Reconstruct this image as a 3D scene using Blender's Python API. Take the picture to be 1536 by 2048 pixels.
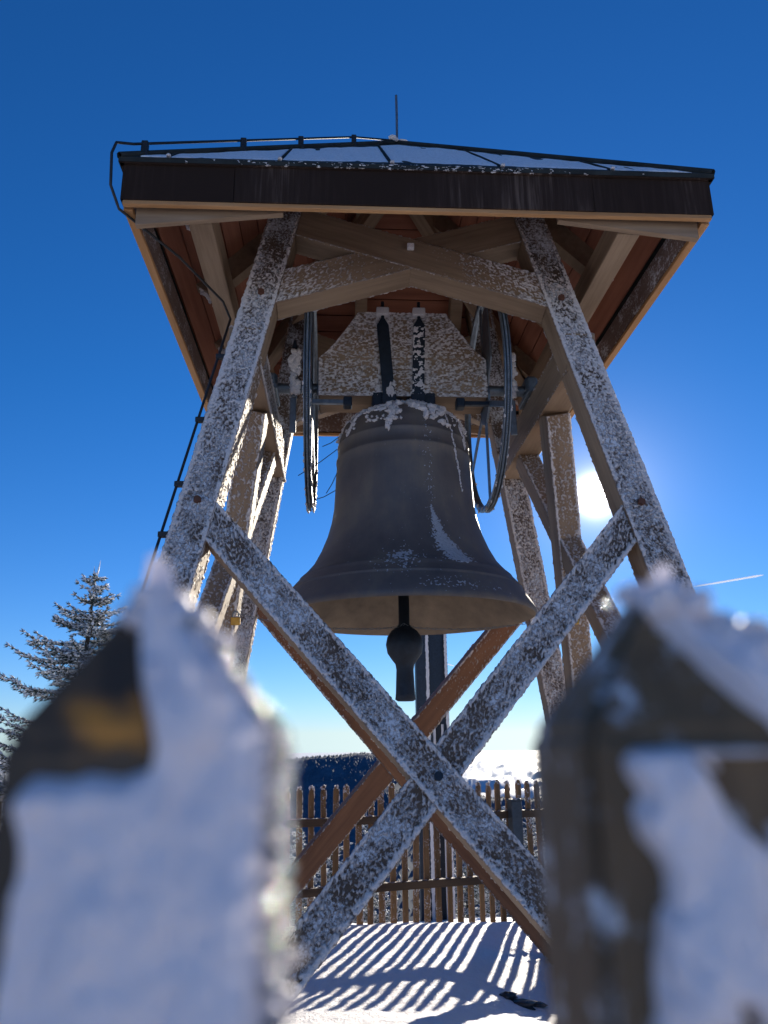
import bpy, bmesh, math, random
import numpy as np
from mathutils import Matrix, Vector

for o in list(bpy.data.objects):
    bpy.data.objects.remove(o, do_unlink=True)
S = bpy.context.scene
COL = S.collection
R = math.radians
rng = np.random.default_rng(7)
random.seed(7)

# ------------------------------------------------------------------ camera
PIT, YAW, ROLL = R(16.62), R(3.25), -0.0117
CAM = Vector((-.42615, -3.66, 1.4))
fw = Vector((math.sin(YAW)*math.cos(PIT), math.cos(YAW)*math.cos(PIT), math.sin(PIT)))
rt0 = Vector((math.cos(YAW), -math.sin(YAW), 0)); up0 = rt0.cross(fw)
rt = rt0*math.cos(ROLL)+up0*math.sin(ROLL); up = up0*math.cos(ROLL)-rt0*math.sin(ROLL)
cd = bpy.data.cameras.new('camera'); cam = bpy.data.objects.new('camera', cd); COL.objects.link(cam)
M = Matrix.Identity(4)
for i in range(3):
    M[i][0], M[i][1], M[i][2], M[i][3] = rt[i], up[i], -fw[i], CAM[i]
cam.matrix_world = M
cd.sensor_fit = 'VERTICAL'; cd.sensor_height = 36; cd.lens = 1545.37/2048*36
cd.clip_start = .02; cd.clip_end = 250000
cd.dof.use_dof = True; cd.dof.focus_distance = 4.7; cd.dof.aperture_fstop = 5.8
S.camera = cam

# ------------------------------------------------------------------ sky, sun, exposure
SUN_EL, SUN_AZ = R(17.05), R(19.33)
sund = Vector((math.sin(SUN_AZ)*math.cos(SUN_EL), math.cos(SUN_AZ)*math.cos(SUN_EL), math.sin(SUN_EL)))
W = bpy.data.worlds.new('World'); S.world = W; W.use_nodes = True
nt = W.node_tree; N = nt.nodes; L = nt.links; N.clear()
tc = N.new('ShaderNodeTexCoord')
sep = N.new('ShaderNodeSeparateXYZ'); L.new(tc.outputs['Generated'], sep.inputs[0])
mx = N.new('ShaderNodeMath'); mx.operation = 'MAXIMUM'; mx.inputs[1].default_value = .012; L.new(sep.outputs[2], mx.inputs[0])
cmb = N.new('ShaderNodeCombineXYZ')
L.new(sep.outputs[0], cmb.inputs[0]); L.new(sep.outputs[1], cmb.inputs[1]); L.new(mx.outputs[0], cmb.inputs[2])
sky = N.new('ShaderNodeTexSky'); sky.sky_type = 'NISHITA'; sky.sun_disc = False
sky.sun_elevation = SUN_EL; sky.sun_rotation = SUN_AZ; sky.altitude = 1200
sky.air_density = 1.0; sky.dust_density = .08; sky.ozone_density = 4.0
L.new(cmb.outputs[0], sky.inputs[0])
hs = N.new('ShaderNodeHueSaturation'); hs.inputs['Saturation'].default_value = 1.16; hs.inputs['Hue'].default_value = .5
L.new(sky.outputs[0], hs.inputs['Color'])
bg = N.new('ShaderNodeBackground'); bg.inputs['Strength'].default_value = .07
gn = N.new('ShaderNodeVectorMath'); gn.operation = 'MULTIPLY'; gn.inputs[1].default_value = (.68, .90, 1.08)
zr = N.new('ShaderNodeMapRange'); zr.inputs['From Min'].default_value = 0.; zr.inputs['From Max'].default_value = .42; L.new(sep.outputs[2], zr.inputs[0])
gm = N.new('ShaderNodeMix'); gm.data_type = 'RGBA'; L.new(zr.outputs[0], gm.inputs['Factor']); gm.inputs['A'].default_value = (.64, .74, 1.0, 1); gm.inputs['B'].default_value = (.33, .73, 1.02, 1); L.new(gm.outputs['Result'], gn.inputs[1])
L.new(hs.outputs[0], gn.inputs[0]); L.new(gn.outputs[0], bg.inputs['Color'])
# the sun's own disc and the bright aureole of frosty air round it
dt = N.new('ShaderNodeVectorMath'); dt.operation = 'DOT_PRODUCT'; dt.inputs[1].default_value = sund
L.new(tc.outputs['Generated'], dt.inputs[0])
ac = N.new('ShaderNodeMath'); ac.operation = 'ARCCOSINE'; L.new(dt.outputs['Value'], ac.inputs[0])
def expo(scale_deg, amp):
    m = N.new('ShaderNodeMath'); m.operation = 'MULTIPLY'; m.inputs[1].default_value = -1/R(scale_deg); L.new(ac.outputs[0], m.inputs[0])
    e = N.new('ShaderNodeMath'); e.operation = 'EXPONENT'; L.new(m.outputs[0], e.inputs[0])
    a = N.new('ShaderNodeMath'); a.operation = 'MULTIPLY'; a.inputs[1].default_value = amp; L.new(e.outputs[0], a.inputs[0])
    return a
e1 = expo(.36, 26.); e2 = expo(2.3, .42); e3 = expo(9., .02)
a1 = N.new('ShaderNodeMath'); a1.operation = 'ADD'; L.new(e1.outputs[0], a1.inputs[0]); L.new(e2.outputs[0], a1.inputs[1])
a2 = N.new('ShaderNodeMath'); a2.operation = 'ADD'; L.new(a1.outputs[0], a2.inputs[0]); L.new(e3.outputs[0], a2.inputs[1])
bg2 = N.new('ShaderNodeBackground'); bg2.inputs['Color'].default_value = (1, .95, .88, 1)
L.new(a2.outputs[0], bg2.inputs['Strength'])
ad = N.new('ShaderNodeAddShader'); L.new(bg.outputs[0], ad.inputs[0]); L.new(bg2.outputs[0], ad.inputs[1])
wo = N.new('ShaderNodeOutputWorld'); L.new(ad.outputs[0], wo.inputs['Surface'])
sd = bpy.data.lights.new('sun', 'SUN'); sd.energy = 4.5; sd.angle = R(.53); sd.color = (1, .90, .75)
so = bpy.data.objects.new('sun', sd); COL.objects.link(so)
so.rotation_euler = sund.to_track_quat('Z', 'Y').to_euler(); so.location = (8, 20, 12)
S.view_settings.view_transform = 'Standard'; S.view_settings.look = 'None'
S.view_settings.gamma = 1; S.view_settings.use_curve_mapping = False
S.view_settings.exposure = .86
S.render.engine = 'CYCLES'
S.cycles.use_denoising = True; S.cycles.max_bounces = 8; S.cycles.transparent_max_bounces = 8
S.cycles.sample_clamp_indirect = 0; S.cycles.caustics_reflective = False; S.cycles.caustics_refractive = False

# ------------------------------------------------------------------ noise
def _h(ix, iy, s):
    n = (ix.astype(np.int64)*374761393 + iy.astype(np.int64)*668265263 + s*1274126177) & 0xffffffff
    n = ((n ^ (n >> 13))*1274126177) & 0xffffffff
    n = n ^ (n >> 16)
    return (n & 0xffff)/65535.
def vn(x, y, s=0):
    ix = np.floor(x); iy = np.floor(y); fx = x-ix; fy = y-iy
    fx = fx*fx*(3-2*fx); fy = fy*fy*(3-2*fy)
    a = _h(ix, iy, s); b = _h(ix+1, iy, s); c = _h(ix, iy+1, s); d = _h(ix+1, iy+1, s)
    return (a*(1-fx)+b*fx)*(1-fy)+(c*(1-fx)+d*fx)*fy - .5
def fbm(x, y, s=0, o=3):
    r = 0; a = 1; t = 0
    for k in range(o):
        r = r+a*vn(x*2**k, y*2**k, s+k*17); t += a; a *= .55
    return r/t*1.5
def sst(a, b, x):
    t = np.clip((x-a)/(b-a), 0, 1); return t*t*(3-2*t)

# ------------------------------------------------------------------ materials
def mat(name):
    m = bpy.data.materials.new(name); m.use_nodes = True
    n = m.node_tree.nodes; p = n['Principled BSDF']
    return m, n, m.node_tree.links, p
def ramp(n, stops):
    r = n.new('ShaderNodeValToRGB'); e = r.color_ramp.elements
    while len(e) < len(stops): e.new(.5)
    for k, (pos, c) in enumerate(stops):
        e[k].position = pos; e[k].color = (*c, 1)
    return r
def noise(n, l, coord, scale, detail=4, rough=.6, vscale=(1, 1, 1)):
    mp = n.new('ShaderNodeMapping'); mp.inputs['Scale'].default_value = vscale
    l.new(coord, mp.inputs[0])
    t = n.new('ShaderNodeTexNoise'); t.inputs['Scale'].default_value = scale
    t.inputs['Detail'].default_value = detail; t.inputs['Roughness'].default_value = rough
    l.new(mp.outputs[0], t.inputs['Vector']); return t
def bump(n, l, p, h, strength, dist=.01):
    b = n.new('ShaderNodeBump'); b.inputs['Strength'].default_value = strength; b.inputs['Distance'].default_value = dist
    l.new(h, b.inputs['Height']); l.new(b.outputs[0], p.inputs['Normal']); return b
def wood(name, c0, c1, axis=0, rough=.7, rime=0., fine=28, knots=True):
    m, n, l, p = mat(name)
    t = n.new('ShaderNodeTexCoord'); oi = n.new('ShaderNodeObjectInfo')
    ofs = n.new('ShaderNodeVectorMath'); ofs.operation = 'ADD'
    sc = n.new('ShaderNodeVectorMath'); sc.operation = 'SCALE'; sc.inputs[0].default_value = (13, 7, 5); l.new(oi.outputs['Random'], sc.inputs['Scale'])
    l.new(t.outputs['Object'], ofs.inputs[0]); l.new(sc.outputs[0], ofs.inputs[1])
    v = [1, 1, 1]; v[axis] = .06
    g = noise(n, l, ofs.outputs[0], fine, 6, .65, v)
    v2 = [1, 1, 1]; v2[axis] = .25
    g2 = noise(n, l, ofs.outputs[0], 4.5, 3, .5, v2)
    mixn = n.new('ShaderNodeMath'); mixn.operation = 'MULTIPLY_ADD'; mixn.inputs[1].default_value = .55
    l.new(g2.outputs[0], mixn.inputs[0])
    h = n.new('ShaderNodeMath'); h.operation = 'MULTIPLY'; h.inputs[1].default_value = .5; l.new(g.outputs[0], h.inputs[0])
    l.new(h.outputs[0], mixn.inputs[2])
    r = ramp(n, [(.36, c0), (.52, tuple((a+b)/2 for a, b in zip(c0, c1))), (.68, c1)])
    l.new(mixn.outputs[0], r.inputs[0])
    out = r.outputs[0]
    if rime:
        q = noise(n, l, ofs.outputs[0], 60, 5, .75)
        q2 = noise(n, l, ofs.outputs[0], 7, 2, .5)
        am = n.new('ShaderNodeMath'); am.operation = 'MULTIPLY_ADD'; am.inputs[1].default_value = .6; l.new(q2.outputs[0], am.inputs[0]); l.new(q.outputs[0], am.inputs[2])
        rr = ramp(n, [(.92-rime*.35, (0, 0, 0)), (1.04-rime*.2, (.8, .8, .8))]); l.new(am.outputs[0], rr.inputs[0])
        mc = n.new('ShaderNodeMix'); mc.data_type = 'RGBA'; l.new(rr.outputs[0], mc.inputs['Factor'])
        l.new(out, mc.inputs['A']); mc.inputs['B'].default_value = (.72, .75, .8, 1); out = mc.outputs['Result']
    l.new(out, p.inputs['Base Color']); p.inputs['Roughness'].default_value = rough
    p.inputs['Specular IOR Level'].default_value = .3
    bump(n, l, p, g.outputs[0], .35, .004)
    return m
WOOD = wood('glulam_wood', (.17, .11, .066), (.34, .24, .155))
WOODF = wood('weathered_wood', (.05, .034, .024), (.12, .08, .055), rime=.5)
WOODT = wood('trim_wood', (.33, .16, .06), (.52, .29, .13))
WOODR = wood('red_board_wood', (.20, .07, .04), (.36, .14, .08))
RAILW = wood('dark_rail_wood', (.045, .028, .017), (.11, .07, .04))
WOODG = wood('grey_lining_wood', (.13, .085, .07), (.24, .17, .14), rime=.25)
WOODB = wood('tanned_brace_wood', (.13, .055, .028), (.27, .125, .06))
WOODP = wood('picket_wood', (.10, .058, .027), (.30, .17, .075), axis=2, rime=.03)
WOODN = wood('near_picket_wood', (.09, .06, .035), (.25, .16, .085), axis=2, rime=.05, fine=60)

def darkwood():
    m, n, l, p = mat('dark_wet_wood')
    t = n.new('ShaderNodeTexCoord')
    g = noise(n, l, t.outputs['Object'], 60, 5, .65, (1, 1, .1)); q = noise(n, l, t.outputs['Object'], 75, 2, .5)
    r = ramp(n, [(.4, (.05, .032, .018)), (.6, (.14, .085, .042))]); l.new(g.outputs[0], r.inputs[0])
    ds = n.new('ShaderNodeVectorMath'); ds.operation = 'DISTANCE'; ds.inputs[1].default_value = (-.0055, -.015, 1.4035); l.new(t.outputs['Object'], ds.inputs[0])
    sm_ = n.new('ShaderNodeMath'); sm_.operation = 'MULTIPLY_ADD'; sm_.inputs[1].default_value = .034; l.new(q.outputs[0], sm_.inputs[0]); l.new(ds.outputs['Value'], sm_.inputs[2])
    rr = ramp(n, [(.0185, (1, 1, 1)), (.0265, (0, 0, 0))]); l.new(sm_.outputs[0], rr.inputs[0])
    mc = n.new('ShaderNodeMix'); mc.data_type = 'RGBA'; l.new(rr.outputs[0], mc.inputs['Factor']); l.new(r.outputs[0], mc.inputs['A']); mc.inputs['B'].default_value = (.62, .25, .035, 1)  # orange patch paints the glow of sunlit wood into the colour
    l.new(mc.outputs['Result'], p.inputs['Base Color']); p.inputs['Roughness'].default_value = .6
    bump(n, l, p, g.outputs[0], .3, .002)
    return m
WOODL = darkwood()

def frostmat(name, col, trans=.22, bs=.5, bscale=180, var=.35, thin=None):
    m, n, l, p = mat(name)
    t = n.new('ShaderNodeTexCoord')
    g = noise(n, l, t.outputs['Object'], bscale, 5, .7)
    r = ramp(n, [(.33, tuple(c*(1-var) for c in col)), (.55, col)]); l.new(g.outputs[0], r.inputs[0])
    out = r.outputs[0]
    if thin:      # thin rime lets the wood show through; thick rime is white
        at = n.new('ShaderNodeAttribute'); at.attribute_name = 'thick'
        mr = n.new('ShaderNodeMapRange'); mr.inputs['From Min'].default_value = -.05; mr.inputs['From Max'].default_value = .62; l.new(at.outputs['Fac'], mr.inputs[0])
        mc = n.new('ShaderNodeMix'); mc.data_type = 'RGBA'; l.new(mr.outputs[0], mc.inputs['Factor']); mc.inputs['A'].default_value = (*thin, 1); l.new(out, mc.inputs['B']); out = mc.outputs['Result']
    l.new(out, p.inputs['Base Color']); p.inputs['Roughness'].default_value = .55
    p.inputs['Specular IOR Level'].default_value = .35
    b = bump(n, l, p, g.outputs[0], bs, .006)
    tr = n.new('ShaderNodeBsdfTranslucent'); tr.inputs['Color'].default_value = (*col, 1)
    l.new(b.outputs[0], tr.inputs['Normal'])
    mxs = n.new('ShaderNodeMixShader'); mxs.inputs[0].default_value = trans
    l.new(p.outputs[0], mxs.inputs[1]); l.new(tr.outputs[0], mxs.inputs[2])
    l.new(mxs.outputs[0], n['Material Output'].inputs['Surface'])
    return m
FROST = frostmat('rime_frost', (.85, .79, .765))
RIME = frostmat('beam_rime', (.86, .80, .775), thin=(.17, .125, .10))
THIN = frostmat('thin_rime', (.42, .43, .46), .1, .6, 220)
SNOWL = frostmat('packed_snow', (.86, .88, .91), .1, .35, 60)
NEARF = frostmat('thick_rime', (.95, .88, .90), .12, .2, 500, .08)

def snowground():
    m, n, l, p = mat('ground_snow')
    t = n.new('ShaderNodeTexCoord')
    a = noise(n, l, t.outputs['Object'], 9, 6, .62); b = noise(n, l, t.outputs['Object'], 55, 4, .7)
    s = n.new('ShaderNodeMath'); s.operation = 'MULTIPLY_ADD'; s.inputs[1].default_value = .45; l.new(b.outputs[0], s.inputs[0]); l.new(a.outputs[0], s.inputs[2])
    p.inputs['Base Color'].default_value = (.88, .865, .875, 1); p.inputs['Roughness'].default_value = .5
    p.inputs['Specular IOR Level'].default_value = .3
    bump(n, l, p, s.outputs[0], .8, .06)
    return m
SNOWG = snowground()
def plain(name, col, rough=.5, metal=0., bs=0., bscale=40, spec=.5, var=0.):
    m, n, l, p = mat(name)
    p.inputs['Base Color'].default_value = (*col, 1); p.inputs['Roughness'].default_value = rough
    p.inputs['Metallic'].default_value = metal; p.inputs['Specular IOR Level'].default_value = spec
    t = n.new('ShaderNodeTexCoord')
    if var:
        g = noise(n, l, t.outputs['Object'], bscale*.3, 5, .65)
        r = ramp(n, [(.3, tuple(c*(1-var) for c in col)), (.7, tuple(min(1, c*(1+var)) for c in col))])
        l.new(g.outputs[0], r.inputs[0]); l.new(r.outputs[0], p.inputs['Base Color'])
    if bs:
        g = noise(n, l, t.outputs['Object'], bscale, 4, .6); bump(n, l, p, g.outputs[0], bs, .004)
    return m
STEEL = plain('dark_blue_steel', (.012, .02, .032), .5, .3, .2, 60, var=.4)
ZINC = plain('zinc_steel', (.16, .19, .22), .45, .7, .2, 60, var=.3)
POSTM = plain('grey_post_steel', (.05, .065, .08), .5, .4, .2, 40, var=.3)
BLACK = plain('black_cable', (.012, .012, .013), .55)
BRASS = plain('brass', (.55, .33, .07), .35, .8, .1, 80, var=.2)
STONE = plain('wet_stone', (.03, .032, .03), .25, 0, .6, 25, var=.5)
ICE = plain('ice_bead', (.95, .97, 1), .08, 0, 0)
ICE.node_tree.nodes['Principled BSDF'].inputs['Transmission Weight'].default_value = .85
ICE.node_tree.nodes['Principled BSDF'].inputs['IOR'].default_value = 1.31

def bronze():
    m, n, l, p = mat('patinated_bronze')
    t = n.new('ShaderNodeTexCoord')
    a = noise(n, l, t.outputs['Object'], 3, 5, .6); b = noise(n, l, t.outputs['Object'], 14, 5, .7, (1, 1, .15))
    s = n.new('ShaderNodeMath'); s.operation = 'MULTIPLY_ADD'; s.inputs[1].default_value = .6; l.new(b.outputs[0], s.inputs[0]); l.new(a.outputs[0], s.inputs[2])
    r = ramp(n, [(.50, (.085, .075, .072)), (.8, (.125, .105, .095)), (1., (.17, .14, .11))]); l.new(s.outputs[0], r.inputs[0])
    l.new(r.outputs[0], p.inputs['Base Color']); p.inputs['Metallic'].default_value = .25; p.inputs['Roughness'].default_value = .5
    rr = ramp(n, [(.3, (.5,)*3), (.8, (.7,)*3)]); l.new(b.outputs[0], rr.inputs[0]); l.new(rr.outputs[0], p.inputs['Roughness'])
    bump(n, l, p, b.outputs[0], .15, .01)
    return m
BRONZE = bronze()
BRONZEI = plain('bell_inside', (.20, .15, .10), .7, .2, .3, 12, var=.35)
def fasciamat():
    m, n, l, p = mat('fascia_sheet')
    t = n.new('ShaderNodeTexCoord')
    g = noise(n, l, t.outputs['Object'], 42, 5, .6, (1, 1, .05)); a = noise(n, l, t.outputs['Object'], 1.6, 2, .5, (1, 1, .3))
    s = n.new('ShaderNodeMath'); s.operation = 'MULTIPLY'; l.new(g.outputs[0], s.inputs[0]); l.new(a.outputs[0], s.inputs[1])
    r = ramp(n, [(.2, (.026, .016, .012)), (.30, (.036, .023, .018)), (.42, (.10, .07, .055))]); l.new(s.outputs[0], r.inputs[0])
    l.new(r.outputs[0], p.inputs['Base Color']); p.inputs['Roughness'].default_value = .85; p.inputs['Specular IOR Level'].default_value = .12
    return m
FASCIA = fasciamat()
ROOFM = plain('roof_sheet_metal', (.03, .034, .032), .8, 0, .2, 20, .15, var=.4)
def foliage(name, c0, c1, trans=.15):
    m, n, l, p = mat(name)
    oi = n.new('ShaderNodeTexCoord'); g = noise(n, l, oi.outputs['Object'], 3.5, 3, .6)
    r = ramp(n, [(.35, c0), (.65, c1)]); l.new(g.outputs[0], r.inputs[0]); l.new(r.outputs[0], p.inputs['Base Color'])
    p.inputs['Roughness'].default_value = .7; p.inputs['Specular IOR Level'].default_value = .2
    return m
NEEDLE = foliage('spruce_needles', (.03, .05, .045), (.07, .095, .085))
BARK = plain('spruce_bark', (.07, .05, .035), .85, 0, .6, 30, var=.4)
FOREST = foliage('frosted_hazy_forest', (.045, .09, .13), (.085, .155, .21))  # blue of the distant air painted into the conifers' colour
CLOUD = frostmat('cloud_top', (.82, .83, .85), .15, .0, 1, 0.)
def hillmat():
    m, n, l, p = mat('forested_slope')
    t = n.new('ShaderNodeTexCoord'); g = noise(n, l, t.outputs['Object'], .02, 6, .7)
    r = ramp(n, [(.45, (.035, .075, .11)), (.66, (.07, .13, .18)), (.72, (.5, .55, .6))]); l.new(g.outputs[0], r.inputs[0])  # distance haze painted in as blue; the pale specks are frost
    l.new(r.outputs[0], p.inputs['Base Color']); p.inputs['Roughness'].default_value = .9
    return m
HILL = hillmat()
TRAIL = frostmat('contrail_ice', (.95, .95, .97), .5, 0, 1, 0.)

# ------------------------------------------------------------------ object helpers
WM = {}
def link(o, parent=None, world=Matrix.Identity(4)):
    COL.objects.link(o); WM[o] = world.copy()
    if parent is not None:
        o.parent = parent; o.matrix_basis = WM[parent].inverted() @ world
    else:
        o.matrix_basis = world
    return o
def tag(o, label=None, cat=None, group=None, kind=None):
    if label: o['label'] = label
    if cat: o['category'] = cat
    if group: o['group'] = group
    if kind: o['kind'] = kind
    return o
def empty(name, loc, label=None, cat=None, group=None):
    o = bpy.data.objects.new(name, None); link(o, None, Matrix.Translation(loc)); o.empty_display_size = .2
    return tag(o, label, cat, group)
def mesh_np(name, v, f, m, smooth=True):
    me = bpy.data.meshes.new(name); v = np.asarray(v, np.float32); f = np.asarray(f, np.int32)
    k = f.shape[1]
    me.vertices.add(len(v)); me.vertices.foreach_set('co', v.ravel())
    me.loops.add(f.size); me.loops.foreach_set('vertex_index', f.ravel())
    me.polygons.add(len(f)); me.polygons.foreach_set('loop_start', np.arange(0, f.size, k, dtype=np.int32))
    me.polygons.foreach_set('loop_total', np.full(len(f), k, np.int32))
    if smooth: me.polygons.foreach_set('use_smooth', np.ones(len(f), bool))
    me.update(calc_edges=True); me.validate()
    if m: me.materials.append(m)
    return me
def obj(name, me, parent=None, world=Matrix.Identity(4), kind=None):
    o = bpy.data.objects.new(name, me); link(o, parent, world)
    if kind: o['kind'] = kind
    return o
def bmobj(name, bm, m, parent=None, world=Matrix.Identity(4), smooth=False, kind=None):
    me = bpy.data.meshes.new(name); bmesh.ops.recalc_face_normals(bm, faces=bm.faces); bm.to_mesh(me); bm.free()
    me.materials.append(m)
    if smooth:
        me.polygons.foreach_set('use_smooth', np.ones(len(me.polygons), bool))
    return obj(name, me, parent, world, kind)
def bbox(bm, a, b, bev=0., mtx=None):
    r = bmesh.ops.create_cube(bm, size=1)['verts']
    for v in r:
        v.co = Vector([(a[i]+b[i])/2+v.co[i]*(b[i]-a[i]) for i in range(3)])
    if bev:
        es = list({e for v in r for e in v.link_edges})
        g = bmesh.ops.bevel(bm, geom=es, offset=bev, segments=1, affect='EDGES', profile=.5)
        r = list({v for f in g['faces'] for v in f.verts})
    if mtx is not None:
        for v in r: v.co = mtx @ v.co
    return r
def box(name, a, b, m, parent=None, bev=.004, world=Matrix.Identity(4)):
    bm = bmesh.new(); bbox(bm, a, b, bev); return bmobj(name, bm, m, parent, world)
def prism(bm, poly, y0, y1):      # polygon in x,z extruded along y
    a = [bm.verts.new((x, y0, z)) for x, z in poly]; b = [bm.verts.new((x, y1, z)) for x, z in poly]
    n = len(poly); bm.faces.new(a[::-1]); bm.faces.new(b)
    for i in range(n): bm.faces.new((a[i], a[(i+1) % n], b[(i+1) % n], b[i]))
def tube_np(pts, r, seg=6, closed=False):
    pts = [Vector(p) for p in pts]; n = len(pts); V = []; F = []
    rr = r if hasattr(r, '__len__') else [r]*n
    prev = None
    for i, p in enumerate(pts):
        a = pts[(i-1) % n] if (i or closed) else p; b = pts[(i+1) % n] if (i < n-1 or closed) else p
        t = (b-a).normalized()
        u = (prev - t*prev.dot(t)) if prev is not None else (Vector((0, 0, 1)) if abs(t.z) < .9 else Vector((1, 0, 0))).cross(t)
        u.normalize(); prev = u; w = t.cross(u)
        for k in range(seg):
            an = 2*math.pi*k/seg; V.append(p+(u*math.cos(an)+w*math.sin(an))*rr[i])
    m = n if closed else n-1
    for i in range(m):
        for k in range(seg):
            j = (i+1) % n
            F.append((i*seg+k, i*seg+(k+1) % seg, j*seg+(k+1) % seg, j*seg+k))
    return [tuple(v) for v in V], F
def tube(name, pts, r, m, parent=None, seg=6, closed=False):
    v, f = tube_np(pts, r, seg, closed); me = bpy.data.meshes.new(name); me.from_pydata(v, [], f)
    me.polygons.foreach_set('use_smooth', np.ones(len(f), bool)); me.materials.append(m)
    return obj(name, me, parent)
class Acc:
    def __init__(s): s.v = []; s.f = []; s.n = 0
    def add(s, v, f):
        s.v.append(np.asarray(v, float)); s.f.append(np.asarray(f, int)+s.n); s.n += len(v)
    def build(s, name, m, parent=None, world=Matrix.Identity(4), smooth=True, kind=None):
        return obj(name, mesh_np(name, np.concatenate(s.v), np.concatenate(s.f), m, smooth), parent, world, kind)
_ib = bmesh.new(); bmesh.ops.create_icosphere(_ib, subdivisions=2, radius=1)
ICO_V = np.array([v.co[:] for v in _ib.verts]); ICO_F = np.array([[v.index for v in f.verts] for f in _ib.faces]); _ib.free()
def blob(acc, c, r, seed, lump=.35):
    r = np.broadcast_to(np.asarray(r, float), (3,))
    d = 1+lump*(vn(ICO_V[:, 0]*2.1+5, ICO_V[:, 1]*2.1+ICO_V[:, 2]*3.3, seed)*2+vn(ICO_V[:, 2]*4+9, ICO_V[:, 0]*4-ICO_V[:, 1]*4, seed+3))
    acc.add(np.asarray(c)+ICO_V*r*d[:, None], ICO_F)

# ------------------------------------------------------------------ frost shells
def grid_faces(nu, nv, keep=None):
    i, j = np.meshgrid(np.arange(nu-1), np.arange(nv-1), indexing='ij')
    a = (i*nv+j).ravel(); f = np.stack([a, a+nv, a+nv+1, a+1], 1)
    if keep is not None:
        k = keep.ravel(); f = f[k[f].any(1)]
    return f
SEED = [11]
def frost(beam, face, dens, amp=.011, step=.008, edge=.85, edgew=(.70, .90), sc=(.0118, .0088), name='frost', m=None):
    """rime grown on one face of a beam: a relief that dips under the wood where the wood is bare"""
    Lb, w, t = beam['_L'], beam['_w'], beam['_t']; cut0, cut1 = beam.get('_c0', 0.), beam.get('_c1', 0.)
    SEED[0] += 5; sd_ = SEED[0]
    across = w if face in ('front', 'back') else t
    over = .007
    nu = max(4, int(Lb/step)); nv = max(6, int((across+2*over)/step))
    s = np.linspace(0, Lb, nu)[:, None]+np.zeros((1, nv)); u = np.linspace(-1-2*over/across, 1+2*over/across, nv)[None, :]+np.zeros((nu, 1))
    uu = u*across/2
    warp = fbm(s/.05, uu/.05, sd_+50, 2)*.02
    n = fbm((s+warp*.6)/sc[0]+abs(u)*1.2, (uu-warp*.6)/sc[1], sd_, 2)*1.45+.16*fbm(s/.12, uu/.07, sd_+9, 2)
    e = sst(edgew[0], edgew[1], np.abs(u))
    rag = fbm(s/.012, uu*0+u*3, sd_+31, 2)
    h = amp*(n*1.15+dens(s, u)+edge*e*(1+.5*fbm(s/.07, u*2, sd_+3, 2)))
    h = np.where(h > amp*.9, amp*.9+(h-amp*.9)*.4, h)
    out = np.abs(u) > 1
    lim = 1+2*over/across*(.35+1.1*rag)
    h = np.where(out, np.where(np.abs(u) > lim, -.004, h*.35-.001), h)
    h = np.maximum(h, -.004)
    uu = np.clip(uu, -across/2*lim, across/2*lim)
    keep = h > -.0035
    cy = {'front': uu, 'back': -uu, '+y': w/2+0*uu, '-y': -w/2+0*uu}[face]
    s = s+cut0*cy*(1-s/Lb)+cut1*cy*(s/Lb)
    if face == 'front': P = np.stack([s, uu, h], -1)
    elif face == 'back': P = np.stack([s, -uu, -t-h], -1)
    elif face == '+y': P = np.stack([s, w/2+h, -t/2-uu], -1)
    else: P = np.stack([s, -w/2-h, -t/2+uu], -1)
    f = grid_faces(nu, nv, keep)
    used = np.unique(f); remap = np.full(nu*nv, -1); remap[used] = np.arange(len(used))
    me = mesh_np(name, P.reshape(-1, 3)[used], remap[f], m or RIME)
    at = me.attributes.new('thick', 'FLOAT', 'POINT'); at.data.foreach_set('value', (h.reshape(-1)[used]/amp).astype(np.float32))
    return obj(name, me, beam, WM[beam], 'stuff')

def beam(name, p0, p1, normal, w, t, m, parent, setback=0., bev=.004, along0=None, along1=None):
    p0 = Vector(p0); p1 = Vector(p1); X = (p1-p0).normalized()
    Z = Vector(normal); Z = (Z-X*Z.dot(X)).normalized(); Y = Z.cross(X); Lb = (p1-p0).length
    p0 = p0-Z*setback
    Mx = Matrix(((X.x, Y.x, Z.x, p0.x), (X.y, Y.y, Z.y, p0.y), (X.z, Y.z, Z.z, p0.z), (0, 0, 0, 1)))
    c0 = Vector(along0).dot(X)/Vector(along0).dot(Y) if along0 is not None else 0.
    c1 = Vector(along1).dot(X)/Vector(along1).dot(Y) if along1 is not None else 0.
    bm = bmesh.new(); bbox(bm, (0, -w/2, -t), (Lb, w/2, 0), bev)
    for v in bm.verts: v.co.x += (c0*(1-v.co.x/Lb)+c1*v.co.x/Lb)*v.co.y
    o = bmobj(name, bm, m, parent, Mx)
    o['_c0'], o['_c1'] = c0, c1
    o['_L'], o['_w'], o['_t'] = Lb, w, t
    return o
def worldz(b):
    Mx = WM[b]
    return lambda s: Mx[2][3]+Mx[2][0]*s
def worldx(b):
    Mx = WM[b]
    return lambda s: Mx[0][3]+Mx[0][0]*s

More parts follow.
